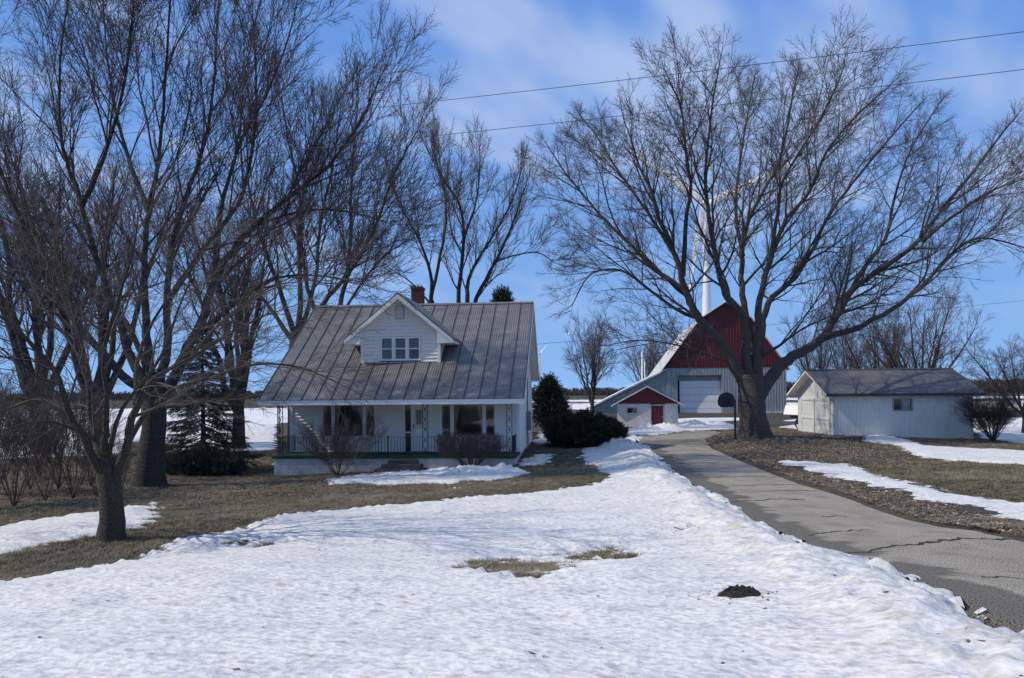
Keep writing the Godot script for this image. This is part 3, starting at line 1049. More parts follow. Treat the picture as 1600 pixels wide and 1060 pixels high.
func spruce(at: Vector3, h: float, rad: float, label: String) -> void:
	TR.seed = 501
	sprays = []
	var o := thing("spruce_tree", label, "tree", at)
	tube(PackedVector3Array([Vector3(0, -0.2, 0), Vector3(0, h * 0.5, 0), Vector3(0, h, 0)]), PackedFloat32Array([0.13, 0.08, 0.01]), 8)
	part("trunk", take_tubes(), M.bark_dark, o)
	var y := 0.22
	while y < h - 0.15:
		var u := y / h
		var ln := rad * pow(1.0 - u, 0.75) * TR.randf_range(0.8, 1.15)
		for k in 7:
			var a := TAU * k / 7.0 + y * 3.7 + TR.randf_range(-0.3, 0.3)
			var l := ln * TR.randf_range(0.65, 1.1)
			var out := Vector3(cos(a), 0, sin(a))
			var p := PackedVector3Array()
			for i in 5:
				var t := i / 4.0
				p.append(Vector3(0, y, 0) + out * l * t + Vector3.UP * (-0.42 * l * t + 0.26 * l * t * t))
			tube(p, PackedFloat32Array([0.022, 0.018, 0.013, 0.009, 0.005]), 4)
			var count := int(l * 11.0) + 3
			for q in count:
				var t := lerpf(0.3, 1.0, (q + TR.randf()) / count) * 3.99
				var i := int(t)
				var side := Vector3(-sin(a), 0, cos(a)) * (1.0 if q % 2 == 0 else -1.0)
				if TR.randf() < 0.85:
					add_spray(p[i].lerp(p[i + 1], t - i), out * 0.6 + side * TR.randf_range(0.3, 0.9) + Vector3.DOWN * TR.randf_range(0.1, 0.7), TR.randf_range(0.26, 0.5))
		y += TR.randf_range(0.15, 0.23)
	part("branches", take_tubes(), M.twig, o)
	many("needles", needle_mesh(8, 44, 0.03, 0.26), sprays, M.spruce_needles, o)
	sprays = []

# an evergreen mass: leafy tufts through the volume of a few rounded lobes
func evergreen(called: String, label: String, category: String, at: Vector3, lobes: Array, count: int, size: float, mesh: Mesh, leaf: Material, seed_: int, upright: float, stem_h: float) -> void:
	TR.seed = seed_
	sprays = []
	var o := thing(called, label, category, at)
	for l in lobes:
		var c := Vector3(l[0], l[1], l[2])
		tube(PackedVector3Array([Vector3(c.x * 0.2, -0.2, c.z * 0.2), Vector3(c.x * 0.6, c.y * 0.5, c.z * 0.6), c + Vector3(0, l[4] * 0.5, 0)]), PackedFloat32Array([stem_h, stem_h * 0.7, stem_h * 0.25]), 6)
	part("trunk", take_tubes(), M.bark_dark, o)
	for k in count:
		var l: Array = lobes[k % lobes.size()]
		var d := Vector3(TR.randfn(), TR.randfn(), TR.randfn()).normalized()
		var rr := pow(TR.randf(), 0.4) * (1.0 + 0.18 * n1.get_noise_3d(d.x * 9.0 + seed_, d.y * 9.0, d.z * 9.0))
		var p := Vector3(l[0], l[1], l[2]) + Vector3(d.x * l[3], d.y * l[4], d.z * l[3]) * rr
		if p.y < 0.03:
			continue
		add_spray(p, d + Vector3.UP * upright + Vector3(TR.randfn(), TR.randfn(), TR.randfn()) * 0.35, size * TR.randf_range(0.6, 1.25))
	many("foliage", mesh, sprays, leaf, o)
	sprays = []

func clipped_shrub(at: Vector3) -> void:     # stems fan out of one foot into a flat-topped block of twigs
	TR.seed = 42
	sprays = []
	var o := thing("clipped_shrub", "dense clipped flat-topped bare shrub in front of the right porch windows", "shrub", at)
	for k in 46:
		var e := Vector3(TR.randf_range(-1.1, 1.0), TR.randf_range(0.75, 1.0), TR.randf_range(-0.5, 0.5))
		var m := Vector3(e.x * 0.55, e.y * 0.5, e.z * 0.55)
		tube(PackedVector3Array([Vector3(e.x * 0.12, -0.05, e.z * 0.12), m, e]), PackedFloat32Array([0.014, 0.011, 0.007]), 4)
	part("stems", take_tubes(), M.twig, o)
	for k in 1500:
		var side := 0.0 if TR.randf() < 0.85 else 0.45
		var p := Vector3(TR.randf_range(-1.1, 1.0 + side), TR.randf_range(0.42, 1.16 - side * 0.6), TR.randf_range(-0.5, 0.5))
		add_spray(p, Vector3(p.x * 0.5 + TR.randfn() * 0.4, 0.8, p.z * 0.5 + TR.randfn() * 0.4), minf(TR.randf_range(0.2, 0.36), maxf(1.36 - p.y, 0.14)))
	many("twigs", spray_meshes[0], sprays, M.twig_red, o)
	sprays = []

func build_trees() -> void:
	spray_meshes = [spray_mesh(1, 8, 0.0115, -0.1), spray_mesh(2, 8, 0.0095, 0.1), spray_mesh(3, 8, 0.0125, -0.08)]
	# the great maple beside the driveway
	var c := {"wob": 0.17, "trop": 0.035, "rmin": 0.009, "levels": 2, "dens": [1.4, 1.9, 2.8], "ang": 0.82, "ratio": 0.52, "spray": 0.72, "l1": 3.8, "bare": 0.24, "forks": 4, "fork_len": 5.2, "out": 0.25, "dome_px": [1222, 350, 405.0, 316.0, 10.5]}
	photo_tree("maple_tree", "huge spreading bare maple with thick trunk and low limb beside the driveway", 36.0,
		[[1180, 681, 30], [1179, 672, 24], [1177, 655, 20.5], [1175, 630, 19.5], [1174, 605, 20], [1173, 585, 19]],
		[[[[1166, 605], [1143, 562], [1120, 530], [1098, 505], [1082, 478], [1070, 452], [1060, 413], [1044, 373], [1029, 340], [1021, 306], [1000, 262], [985, 215]], 11, 1.2, -2.0],
		[[[1072, 456], [1034, 429], [1001, 398], [947, 346], [916, 310], [883, 270], [856, 228]], 5, 0.9, 1.5, -0.4],
		[[[1067, 432], [1072, 345], [1080, 300], [1072, 245], [1065, 170], [1050, 136]], 4.5, 0.9, -3.5, -0.6],
		[[[1092, 497], [1060, 486], [1014, 453], [973, 423], [924, 428], [895, 475]], 4, 0.8, -1.5, -0.2],
		[[[1050, 392], [1010, 330], [968, 270], [930, 210], [906, 180]], 3.5, 0.8, 3.5, -0.8],
		[[[1172, 595], [1166, 545], [1161, 495], [1138, 467], [1126, 434], [1118, 396], [1110, 350], [1104, 301], [1103, 260], [1112, 170], [1122, 112]], 9, 1.0, -3.0],
		[[[1178, 595], [1172, 530], [1164, 485], [1159, 434], [1161, 383], [1172, 337], [1195, 296], [1220, 245], [1238, 154], [1248, 106]], 8, 1.0, 3.5],
		[[[1181, 595], [1183, 530], [1185, 480], [1195, 434], [1207, 398], [1230, 340], [1265, 300], [1290, 240], [1335, 185], [1385, 139]], 8, 1.0, -1.5],
		[[[1184, 590], [1188, 530], [1195, 490], [1207, 464], [1243, 434], [1270, 388], [1300, 330], [1345, 270], [1400, 205], [1440, 160]], 8, 1.0, 2.5],
		[[[1161, 400], [1150, 330], [1155, 260], [1170, 170], [1180, 118]], 4, 0.9, 5.5, 1.5],
		[[[1203, 410], [1216, 330], [1225, 280], [1280, 190], [1310, 130]], 4, 0.9, -4.5, -0.5],
		[[[1186, 618], [1211, 582], [1231, 563], [1260, 546], [1284, 529], [1307, 494], [1333, 453], [1374, 423], [1425, 387], [1465, 336], [1516, 275], [1562, 214], [1590, 180]], 12, 1.1, 1.0],
		[[[1290, 524], [1333, 514], [1394, 484], [1445, 443], [1486, 397], [1532, 372], [1600, 387]], 6, 0.9, -2.5, 0.3],
		[[[1322, 470], [1348, 423], [1384, 372], [1399, 305], [1425, 230], [1470, 160]], 5, 0.9, 3.5, 0.4],
		[[[1440, 378], [1500, 330], [1545, 300], [1600, 280]], 3.5, 0.8, -2.5, 0.7],
		[[[1190, 556], [1213, 543], [1238, 525], [1262, 510], [1310, 490]], 3.5, 0.7, -2.0],
		[[[1150, 572], [1110, 555], [1060, 540], [1000, 532], [950, 540]], 3, 0.6, -2.5]], c, M.bark, M.twig, 11)
	# the small spreading tree at the edge of the snow
	c = {"wob": 0.17, "trop": 0.0, "rmin": 0.0045, "levels": 2, "dens": [2.7, 3.6, 5.0], "ang": 0.68, "ratio": 0.52, "spray": 0.42, "l1": 1.7, "bare": 0.2, "out": 0.3}
	photo_tree("apple_tree", "small wide spreading bare tree with lichen bark at the snow edge", 12.0,
		[[173, 848, 27], [174, 838, 21], [175, 805, 17.5], [172, 770, 16.5], [169, 742, 17], [166, 715, 12]],
		[[[[168, 775], [146, 715], [122, 670], [102, 630], [86, 580], [40, 528], [-20, 480], [-80, 440]], 8.8, 1.2, -1.2],
		[[[168, 750], [152, 695], [140, 650], [136, 574], [117, 503], [100, 430], [95, 370]], 7.2, 1, 1.0],
		[[[168, 728], [164, 690], [166, 631], [162, 555], [181, 480], [205, 400], [215, 350]], 7.2, 1, -0.8],
		[[[174, 770], [195, 705], [211, 640], [236, 598], [262, 578], [310, 552], [360, 520], [420, 490]], 8.8, 1.1, -1.0],
		[[[200, 690], [226, 650], [270, 610], [330, 590], [400, 570], [470, 575], [530, 600]], 5.6, 0.96, 0.8],
		[[[212, 632], [214, 570], [240, 500], [290, 430], [330, 380]], 4.8, 0.88, 1.4],
		[[[110, 645], [60, 625], [10, 640], [-60, 660]], 4.8, 0.8, 0.8],
		[[[92, 600], [60, 590], [20, 560], [-50, 560]], 4, 0.8, -1.4],
		[[[125, 675], [80, 660], [30, 665], [-30, 690]], 3.2, 0.64, -1.8],
		[[[138, 600], [112, 540], [62, 470], [30, 400]], 4, 0.8, 2.0],
		[[[300, 556], [350, 500], [420, 450], [470, 440]], 3.2, 0.64, -1.6, -0.5],
		[[[168, 715], [190, 640], [250, 560], [280, 480], [300, 430]], 4.8, 0.8, -2.2]], c, M.bark_lichen, M.twig, 12, "", 1)
	# the big maple behind it
	c = {"wob": 0.14, "trop": 0.10, "rmin": 0.0085, "levels": 2, "dens": [1.5, 1.9, 2.8], "ang": 0.64, "ratio": 0.5, "spray": 0.72, "l1": 3.3, "bare": 0.2, "forks": 3, "fork_len": 5.0, "out": 0.24}
	photo_tree("maple_tree", "tall dark many-stemmed bare maple beside the spruce left of the house", 24.0,
		[[232, 765, 31], [233, 750, 25], [236, 715, 20], [240, 670, 17.5], [241, 630, 18], [242, 600, 18]],
		[[[[244, 615], [272, 593], [294, 544], [320, 491], [332, 443], [377, 373], [425, 330], [472, 292], [515, 258], [562, 190], [590, 130]], 11, 1.1, -1.5],
		[[[335, 440], [340, 380], [349, 310], [377, 220], [415, 150], [450, 60], [465, 0]], 5.7, 0.9, 2.0],
		[[[246, 608], [262, 545], [262, 470], [268, 390], [290, 310], [320, 220], [335, 120], [340, 20], [345, -60]], 9, 0.98, 2.5],
		[[[240, 608], [232, 540], [226, 470], [226, 400], [232, 330], [245, 264], [255, 170], [262, 60], [270, -60]], 9, 0.98, -2.0],
		[[[238, 612], [205, 560], [185, 500], [158, 430], [127, 320], [108, 264], [94, 203], [94, 94], [108, -10]], 9.8, 0.98, 1.0],
		[[[236, 620], [190, 585], [145, 535], [80, 453], [47, 373], [14, 302], [-20, 200], [-40, 100]], 9, 0.98, -2.0],
		[[[232, 330], [205, 260], [180, 170], [165, 70], [160, -30]], 4.9, 0.82, 3.0],
		[[[127, 322], [160, 250], [190, 150], [205, 40], [215, -50]], 4.9, 0.82, -2.5],
		[[[240, 610], [215, 540], [170, 470], [90, 400], [20, 350], [-60, 300]], 6.6, 0.82, 3.5],
		[[[262, 470], [310, 400], [370, 320], [395, 230], [400, 130], [395, 30]], 5.7, 0.82, -3.0],
		[[[300, 535], [360, 480], [420, 440], [480, 430], [560, 440]], 4.9, 0.74, -1.0],
		[[[400, 352], [470, 330], [540, 330], [610, 350]], 3.3, 0.66, 1.0],
		[[[85, 460], [40, 440], [-10, 430], [-80, 440]], 4.1, 0.74, 1.0]], c, M.bark_dark, M.twig_red, 13)
	# trees behind the house
	c = {"wob": 0.15, "trop": 0.12, "rmin": 0.012, "levels": 2, "dens": [1.6, 1.7, 2.2], "ang": 0.58, "ratio": 0.52, "spray": 0.95, "l1": 3.4, "bare": 0.2, "out": 0.25}
	photo_tree("yard_tree", "bare tree with leaning stem behind the left end of the house roof", 42.0, [[520, 700, 12], [518, 640, 10], [515, 560, 9], [512, 520, 8]],
		[[[[512, 530], [503, 478], [550, 420], [588, 350], [615, 273], [654, 200]], 6, 0.8, -2.0], [[[512, 530], [530, 480], [546, 400], [548, 320], [552, 240], [560, 150]], 6, 0.8, 2.0],
		[[[508, 540], [560, 450], [600, 400], [650, 370]], 3.5, 0.7, 1.0], [[[512, 530], [480, 450], [470, 350], [480, 250], [500, 180]], 5, 0.8, 1.0]], c, M.bark_dark, M.twig_red, 14, "trees behind the house", 2)
	photo_tree("yard_tree", "bare tree with straight parallel stems between the big maple and the house", 37.0, [[462, 720, 14], [462, 640, 12], [462, 560, 11], [464, 520, 10]],
		[[[[464, 530], [470, 460], [466, 380], [468, 300], [450, 220], [440, 150]], 6, 0.8, 1.0], [[[462, 530], [440, 460], [410, 380], [390, 300], [385, 220]], 6, 0.8, -2.0],
		[[[464, 530], [492, 440], [500, 350], [520, 260], [530, 180]], 5, 0.8, 2.5], [[[462, 540], [420, 480], [380, 430], [330, 400]], 5, 0.8, 1.0]], c, M.bark_dark, M.twig_red, 15, "trees behind the house", 2)
	c.l1 = 3.0
	photo_tree("yard_tree", "slim forked bare tree rising behind the brick chimney", 50.0, [[672, 690, 8], [673, 600, 6.5], [673, 520, 6], [673, 470, 5.5]],
		[[[[673, 475], [673, 428], [654, 374], [631, 331], [610, 280]], 4, 0.6, -1.5], [[[673, 465], [688, 400], [697, 330], [690, 270], [685, 235]], 3.5, 0.6, 1.5], [[[673, 475], [640, 440], [610, 420]], 2.2, 0.5, 0.5]], c, M.bark_dark, M.twig, 16, "trees behind the house", 2)
	photo_tree("yard_tree", "bare tree with three spreading stems behind the middle of the house roof", 50.0, [[730, 690, 12], [730, 600, 10], [729, 540, 10], [729, 500, 10]],
		[[[[722, 510], [716, 470], [724, 389], [720, 327], [689, 273], [676, 235]], 5, 0.7, -2.0], [[[729, 510], [730, 460], [735, 428], [774, 362], [801, 312], [816, 262]], 5, 0.7, 2.0],
		[[[736, 510], [745, 465], [774, 409], [801, 350], [818, 300]], 5, 0.7, -1.5], [[[722, 380], [745, 310], [750, 250]], 3, 0.6, 1.0], [[[770, 412], [800, 400], [840, 395], [865, 410]], 2, 0.5, 0.0], [[[724, 400], [705, 360], [700, 300]], 2.5, 0.5, 2.0]], c, M.bark_dark, M.twig, 17, "trees behind the house", 2)
	c = {"wob": 0.22, "trop": 0.12, "rmin": 0.014, "levels": 2, "dens": [0.85, 1.5, 2.2], "ang": 0.66, "ratio": 0.55, "spray": 0.95, "l1": 3.4, "bare": 0.3}
	for q in [[60, 36.0, 15.5, 5.0, 7, 18, "bare tree standing behind the thicket"], [150, 42.0, 17.0, 5.0, 7, 19, "tall bare tree in line behind the big dark maple"], [372, 45.0, 16.0, 4.6, 7, 20, "bare tree standing behind the spruce"]]:
		var x: float = (q[0] - CX) / F * q[1]
		vase_tree("yard_tree", q[6], Vector3(x, ground(x, q[1]), -q[1]), q[2], q[3], q[4], c, M.bark_dark, M.twig_red, q[5], "trees behind the house", 2, 2.5)
	# trees farther off
	var far_c := {"wob": 0.12, "trop": 0.10, "rmin": 0.014, "levels": 2, "dens": [0.95, 1.2, 1.8], "ang": 0.6, "ratio": 0.55, "spray": 1.1, "l1": 3.0, "bare": 0.12}
	var spots := [["bare tree with fanned upright stems behind the garage roof", 1440, 68.0, 11.5, 7.5, 11, 21], ["bare tree with slim crown between garage and big maple, behind the garage", 1375, 74.0, 10.5, 6.5, 10, 22],
		["narrow upright bare tree standing in the field left of the barn", 925, 84.0, 10.2, 2.4, 7, 23], ["bare tree behind the lean-to roof of the barn", 1012, 112.0, 11.0, 4.2, 8, 24], ["bare tree half hidden behind the left slope of the barn roof", 1048, 118.0, 12.5, 4.4, 8, 25], ["grey bare tree behind the right end of the barn", 1275, 98.0, 12.5, 4.5, 8, 26], ["bare tree far behind the gap between barn and garage", 1325, 104.0, 12.0, 4.5, 8, 27]]
	for s in spots:
		var x: float = (s[1] - CX) / F * s[2]
		vase_tree("field_tree", s[0], Vector3(x, ground(x, s[2]), -s[2]), s[3], s[4], s[5], far_c, M.bark_dark, M.twig, s[6], "bare trees beyond the yard", 2, 1.3)
	c = {"wob": 0.2, "trop": 0.0, "rmin": 0.008, "levels": 2, "dens": [1.8, 2.4, 3.2], "ang": 0.8, "ratio": 0.55, "spray": 0.6, "l1": 1.8, "bare": 0.2, "r0": 0.13}
	vase_tree("apple_tree", "small round bare tree standing right of the garage", Vector3(29.6, ground(29.6, 42.5), -42.5), 5.6, 3.4, 7, c, M.bark_dark, M.twig_red, 28, "", 0, 1.3)
	# evergreens
	var s := px(318, 745, 29.5)
	spruce(Vector3(s.x, ground(s.x, 29.5), -29.5), 5.8, 2.4, "grey-green spruce with drooping branches between big maple and house")
	var yew := needle_mesh(5, 60, 0.035, 0.34)
	s = px(913, 688, 34.0)
	evergreen("yew_bush", "wide dark evergreen bush behind the snow heap", "bush", Vector3(s.x, ground(s.x, 34.0), -34.0), [[-0.75, 0.55, 0.0, 0.85, 0.65], [0.1, 0.65, 0.1, 0.95, 0.72], [0.95, 0.5, 0.0, 0.8, 0.62]], 2300, 0.5, yew, M.yew_needles, 31, 0.9, 0.06)
	s = px(853, 680, 40.0)
	evergreen("cedar_tree", "dark evergreen tree against the right end of the house", "tree", Vector3(s.x + 0.15, ground(s.x, 40.0), -40.0), [[0, 1.6, 0, 0.8, 1.15], [0.05, 2.45, 0, 0.5, 0.85], [0.35, 1.4, 0.1, 0.65, 0.8]], 1700, 0.42, needle_mesh(6, 50, 0.045, 0.3), M.cedar_needles, 32, 0.3, 0.09)
	s = px(785, 470, 46.0)
	evergreen("cedar_tree", "dark evergreen treetop showing above the house ridge", "tree", Vector3(s.x, ground(s.x, 46.0), -46.0), [[0, 2.2, 0, 1.3, 1.9], [0, 5.0, 0, 1.0, 1.9], [0, 7.6, 0, 0.5, 1.35]], 2600, 0.5, needle_mesh(6, 50, 0.045, 0.3), M.cedar_needles, 33, 0.3, 0.12)
	s = px(318, 745, 28.2)
	evergreen("juniper_bush", "low dark evergreen bush at the foot of the spruce", "bush", Vector3(s.x, ground(s.x, 28.2), -28.2), [[-0.7, 0.28, 0.0, 0.7, 0.34], [0.1, 0.36, 0.1, 0.5, 0.42], [0.7, 0.25, 0.0, 0.75, 0.34]], 800, 0.42, yew, M.spruce_needles, 34, 0.8, 0.04)
	# bare shrubs
	c = {"wob": 0.16, "trop": 0.03, "rmin": 0.0055, "levels": 1, "dens": [4.0, 6.0], "ang": 0.55, "ratio": 0.55, "spray": 0.4, "l1": 0.7, "bare": 0.2, "r0": 0.022}
	s = px(528, 742, 26.3)
	vase_tree("bare_shrub", "open bare shrub with arching stems in front of the left porch windows", Vector3(s.x, ground(s.x, 26.3), -26.3), 1.8, 1.65, 24, c, M.twig, M.twig, 41, "", 0, 0.0, "shrub")
	s = px(735, 732, 26.4)
	clipped_shrub(Vector3(s.x, ground(s.x, 26.4), -26.4))
	c.dens = [6.0, 6.0]
	c.l1 = 1.0
	c.r0 = 0.04
	s = px(1552, 692, 36.5)
	vase_tree("bare_shrub", "rounded bare shrub at the right corner of the garage", Vector3(s.x, ground(s.x, 36.5), -36.5), 2.1, 1.75, 30, c, M.twig_red, M.twig_red, 43, "", 0, 0.0, "shrub")
	# the thicket along the left edge of the yard
	c = {"wob": 0.16, "trop": 0.03, "rmin": 0.006, "levels": 1, "dens": [1.7, 3.2], "ang": 0.5, "ratio": 0.55, "spray": 0.5, "l1": 1.0, "bare": 0.12, "r0": 0.02}
	var first: Node3D
	var at := [[20, 17.4, 2.3], [70, 18.4, 1.7], [112, 18.9, 2.6], [150, 19.6, 1.5], [-10, 20.0, 3.0], [45, 21.0, 2.0], [90, 21.5, 2.9], [185, 20.6, 1.4], [140, 22.5, 2.2], [5, 23.5, 2.4], [-60, 17.0, 2.4], [60, 24.5, 2.3]]
	for k in at.size():
		var x: float = (at[k][0] - CX) / F * at[k][1]
		var w := Vector3(x, ground(x, at[k][1]), -at[k][1])
		if first == null:
			first = vase_tree("thicket_shrub", "bare reddish brown shrub in the thicket left of the small spreading tree", w, 2.3, 0.85, 16, c, M.twig_red, M.twig_red, 44, "thicket along the yard edge", 0, 0.0, "shrub")
		else:
			var o := first.duplicate() as Node3D
			o.name = "thicket_shrub_%03d" % k
			add_child(o, true)
			o.position = w
			o.rotation.y = k * 2.1
			o.scale = Vector3.ONE * (at[k][2] / 2.3)
	print("trees done")

# ---------------------------------------------------------------- buildings
func uw(u: float, y: float, w: float) -> Vector3:    # house axes: along the front, up, back
	return Vector3(u, y, -w)

# lapped boards on a wall: a is the lower left corner seen from outside, along runs to the right, nrm points out; spans gives the boarded stretches at a height
func lap(mb: MB, a: Vector3, along: Vector3, nrm: Vector3, y0: float, y1: float, step: float, spans: Array) -> void:
	var y := y0
	while y < y1 - 0.01:
		var t := minf(y + step, y1)
		var stretch: Array = []
		for s in spans:
			if (y + t) * 0.5 >= s[2] and (y + t) * 0.5 <= s[3]:
				stretch.append([s[0], s[1]])
		for s in stretch:
			lap_board(mb, a, along, nrm, y, t, s[0], s[1], s[0], s[1])
		y = t

func lap_board(mb: MB, a: Vector3, along: Vector3, nrm: Vector3, y: float, t: float, l0: float, r0: float, l1: float, r1: float) -> void:
	var lo := nrm * 0.042
	var p := a + along * l0 + Vector3.UP * y
	var q := a + along * r0 + Vector3.UP * y
	var p1 := a + along * l1 + Vector3.UP * t
	var q1 := a + along * r1 + Vector3.UP * t
	mb.quad(p + lo, q + lo, q1 + nrm * 0.003, p1 + nrm * 0.003)
	mb.quad(p - nrm * 0.01, q - nrm * 0.01, q + lo, p + lo)

# upright ribbed sheet from x0 to x1 whose top follows a function of x given as points
func ribs(mb: MB, a: Vector3, along: Vector3, nrm: Vector3, x0: float, x1: float, y0: float, tops: Array, pitch: float, deep: float) -> void:
	var x := x0
	while x < x1 - 0.005:
		var e := minf(x + pitch, x1)
		var f := lerpf(x, e, 0.72)
		for s in [[x, f, 0.0, 0.0], [f, lerpf(f, e, 0.25), 0.0, deep], [lerpf(f, e, 0.25), lerpf(f, e, 0.75), deep, deep], [lerpf(f, e, 0.75), e, deep, 0.0]]:
			mb.quad(a + along * s[0] + nrm * s[2] + Vector3.UP * y0, a + along * s[1] + nrm * s[3] + Vector3.UP * y0, a + along * s[1] + nrm * s[3] + Vector3.UP * top_at(tops, s[1]), a + along * s[0] + nrm * s[2] + Vector3.UP * top_at(tops, s[0]))
		x = e

func top_at(tops: Array, x: float) -> float:
	for k in tops.size() - 1:
		if x <= tops[k + 1][0]:
			return lerpf(tops[k][1], tops[k + 1][1], clampf((x - tops[k][0]) / maxf(tops[k + 1][0] - tops[k][0], 0.0001), 0.0, 1.0))
	return tops[-1][1]

# a window: frame bars round and between panes, set in the plane at depth w of the house axes
func window(parent: Node, called: String, u0: float, u1: float, y0: float, y1: float, w: float, bars: Array, rails: Array, frame: float, trim: Material, curtains := false) -> void:
	var mb := MB.new()
	var o := 0.065
	mb.box(uw(u0 - frame, y0 - frame, w - o), uw(u0, y1 + frame, w + 0.06)); mb.box(uw(u1, y0 - frame, w - o), uw(u1 + frame, y1 + frame, w + 0.06))
	mb.box(uw(u0, y1, w - o + 0.002), uw(u1, y1 + frame, w + 0.06)); mb.box(uw(u0, y0 - frame, w - o + 0.002), uw(u1, y0, w + 0.06))
	mb.box(uw(u0 - frame - 0.03, y0 - frame - 0.03, w - o - 0.03), uw(u1 + frame + 0.03, y0 - frame, w + 0.02))
	for b in bars:
		mb.box(uw(b - frame * 0.7, y0, w - o + 0.004), uw(b + frame * 0.7, y1, w + 0.05))
	var win := part(called, mb.mesh(), trim, parent)
	var edges := [u0]
	edges.append_array(bars)
	edges.append(u1)
	for k in edges.size() - 1:
		var l: float = edges[k] + (frame * 0.7 if k > 0 else 0.0)
		var r: float = edges[k + 1] - (frame * 0.7 if k < edges.size() - 2 else 0.0)
		var ys := [y0]
		ys.append_array(rails)
		ys.append(y1)
		for j in ys.size() - 1:
			var g := MB.new()
			g.box(uw(l + 0.02, ys[j] + 0.02, w - 0.004 + j * 0.01), uw(r - 0.02, ys[j + 1] - 0.02, w + 0.004 + j * 0.01))
			part("pane", g.mesh(), M.glass, win)
			var s := MB.new()
			s.box(uw(l, ys[j], w - 0.02), uw(l + 0.025, ys[j + 1], w + 0.03)); s.box(uw(r - 0.025, ys[j], w - 0.02), uw(r, ys[j + 1], w + 0.03))
			s.box(uw(l + 0.025, ys[j], w - 0.018), uw(r - 0.025, ys[j] + 0.025, w + 0.03)); s.box(uw(l + 0.025, ys[j + 1] - 0.025, w - 0.018), uw(r - 0.025, ys[j + 1], w + 0.03))
			part("sash", s.mesh(), trim, win)
		if curtains:
			var wd: float = r - l
			for side in [0, 1]:
				var c := MB.new()
				var e0: float = l if side == 0 else r
				var sg := 1.0 if side == 0 else -1.0
				var reach := minf(wd * 0.3, 0.26)
				for f in 6:          # gathered folds, drawn aside below
					var a0 := f / 6.0
					var a1 := (f + 1) / 6.0
					var z0 := 0.12 + 0.03 * (f % 2)
					var z1 := 0.12 + 0.03 * ((f + 1) % 2)
					c.quad(uw(e0 + sg * reach * a0, y1, w + z0), uw(e0 + sg * reach * a1, y1, w + z1), uw(e0 + sg * reach * a1 * 0.35, y0 + (y1 - y0) * 0.35, w + z1), uw(e0 + sg * reach * a0 * 0.35, y0 + (y1 - y0) * 0.35, w + z0))
					c.quad(uw(e0 + sg * reach * a0 * 0.35, y0 + (y1 - y0) * 0.35, w + z0), uw(e0 + sg * reach * a1 * 0.35, y0 + (y1 - y0) * 0.35, w + z1), uw(e0 + sg * reach * a1 * 0.5, y0, w + z1), uw(e0 + sg * reach * a0 * 0.5, y0, w + z0))
				part("curtain", c.mesh(), M.curtain, win)

# one sheet of roofing: low ribs between the seams
func roof_sheet(wide: float, long: float, nrib: int) -> ArrayMesh:
	var mb := MB.new()
	var st := wide / nrib
	for k in nrib:
		var x := k * st
		var prof := [[x, 0.0], [x + st * 0.55, 0.0], [x + st * 0.68, 0.014], [x + st * 0.87, 0.014], [x + st, 0.0]]
		for i in 4:
			mb.quad(Vector3(prof[i][0], prof[i][1], 0), Vector3(prof[i + 1][0], prof[i + 1][1], 0), Vector3(prof[i + 1][0], prof[i + 1][1], -long), Vector3(prof[i][0], prof[i][1], -long))
	return mb.mesh()

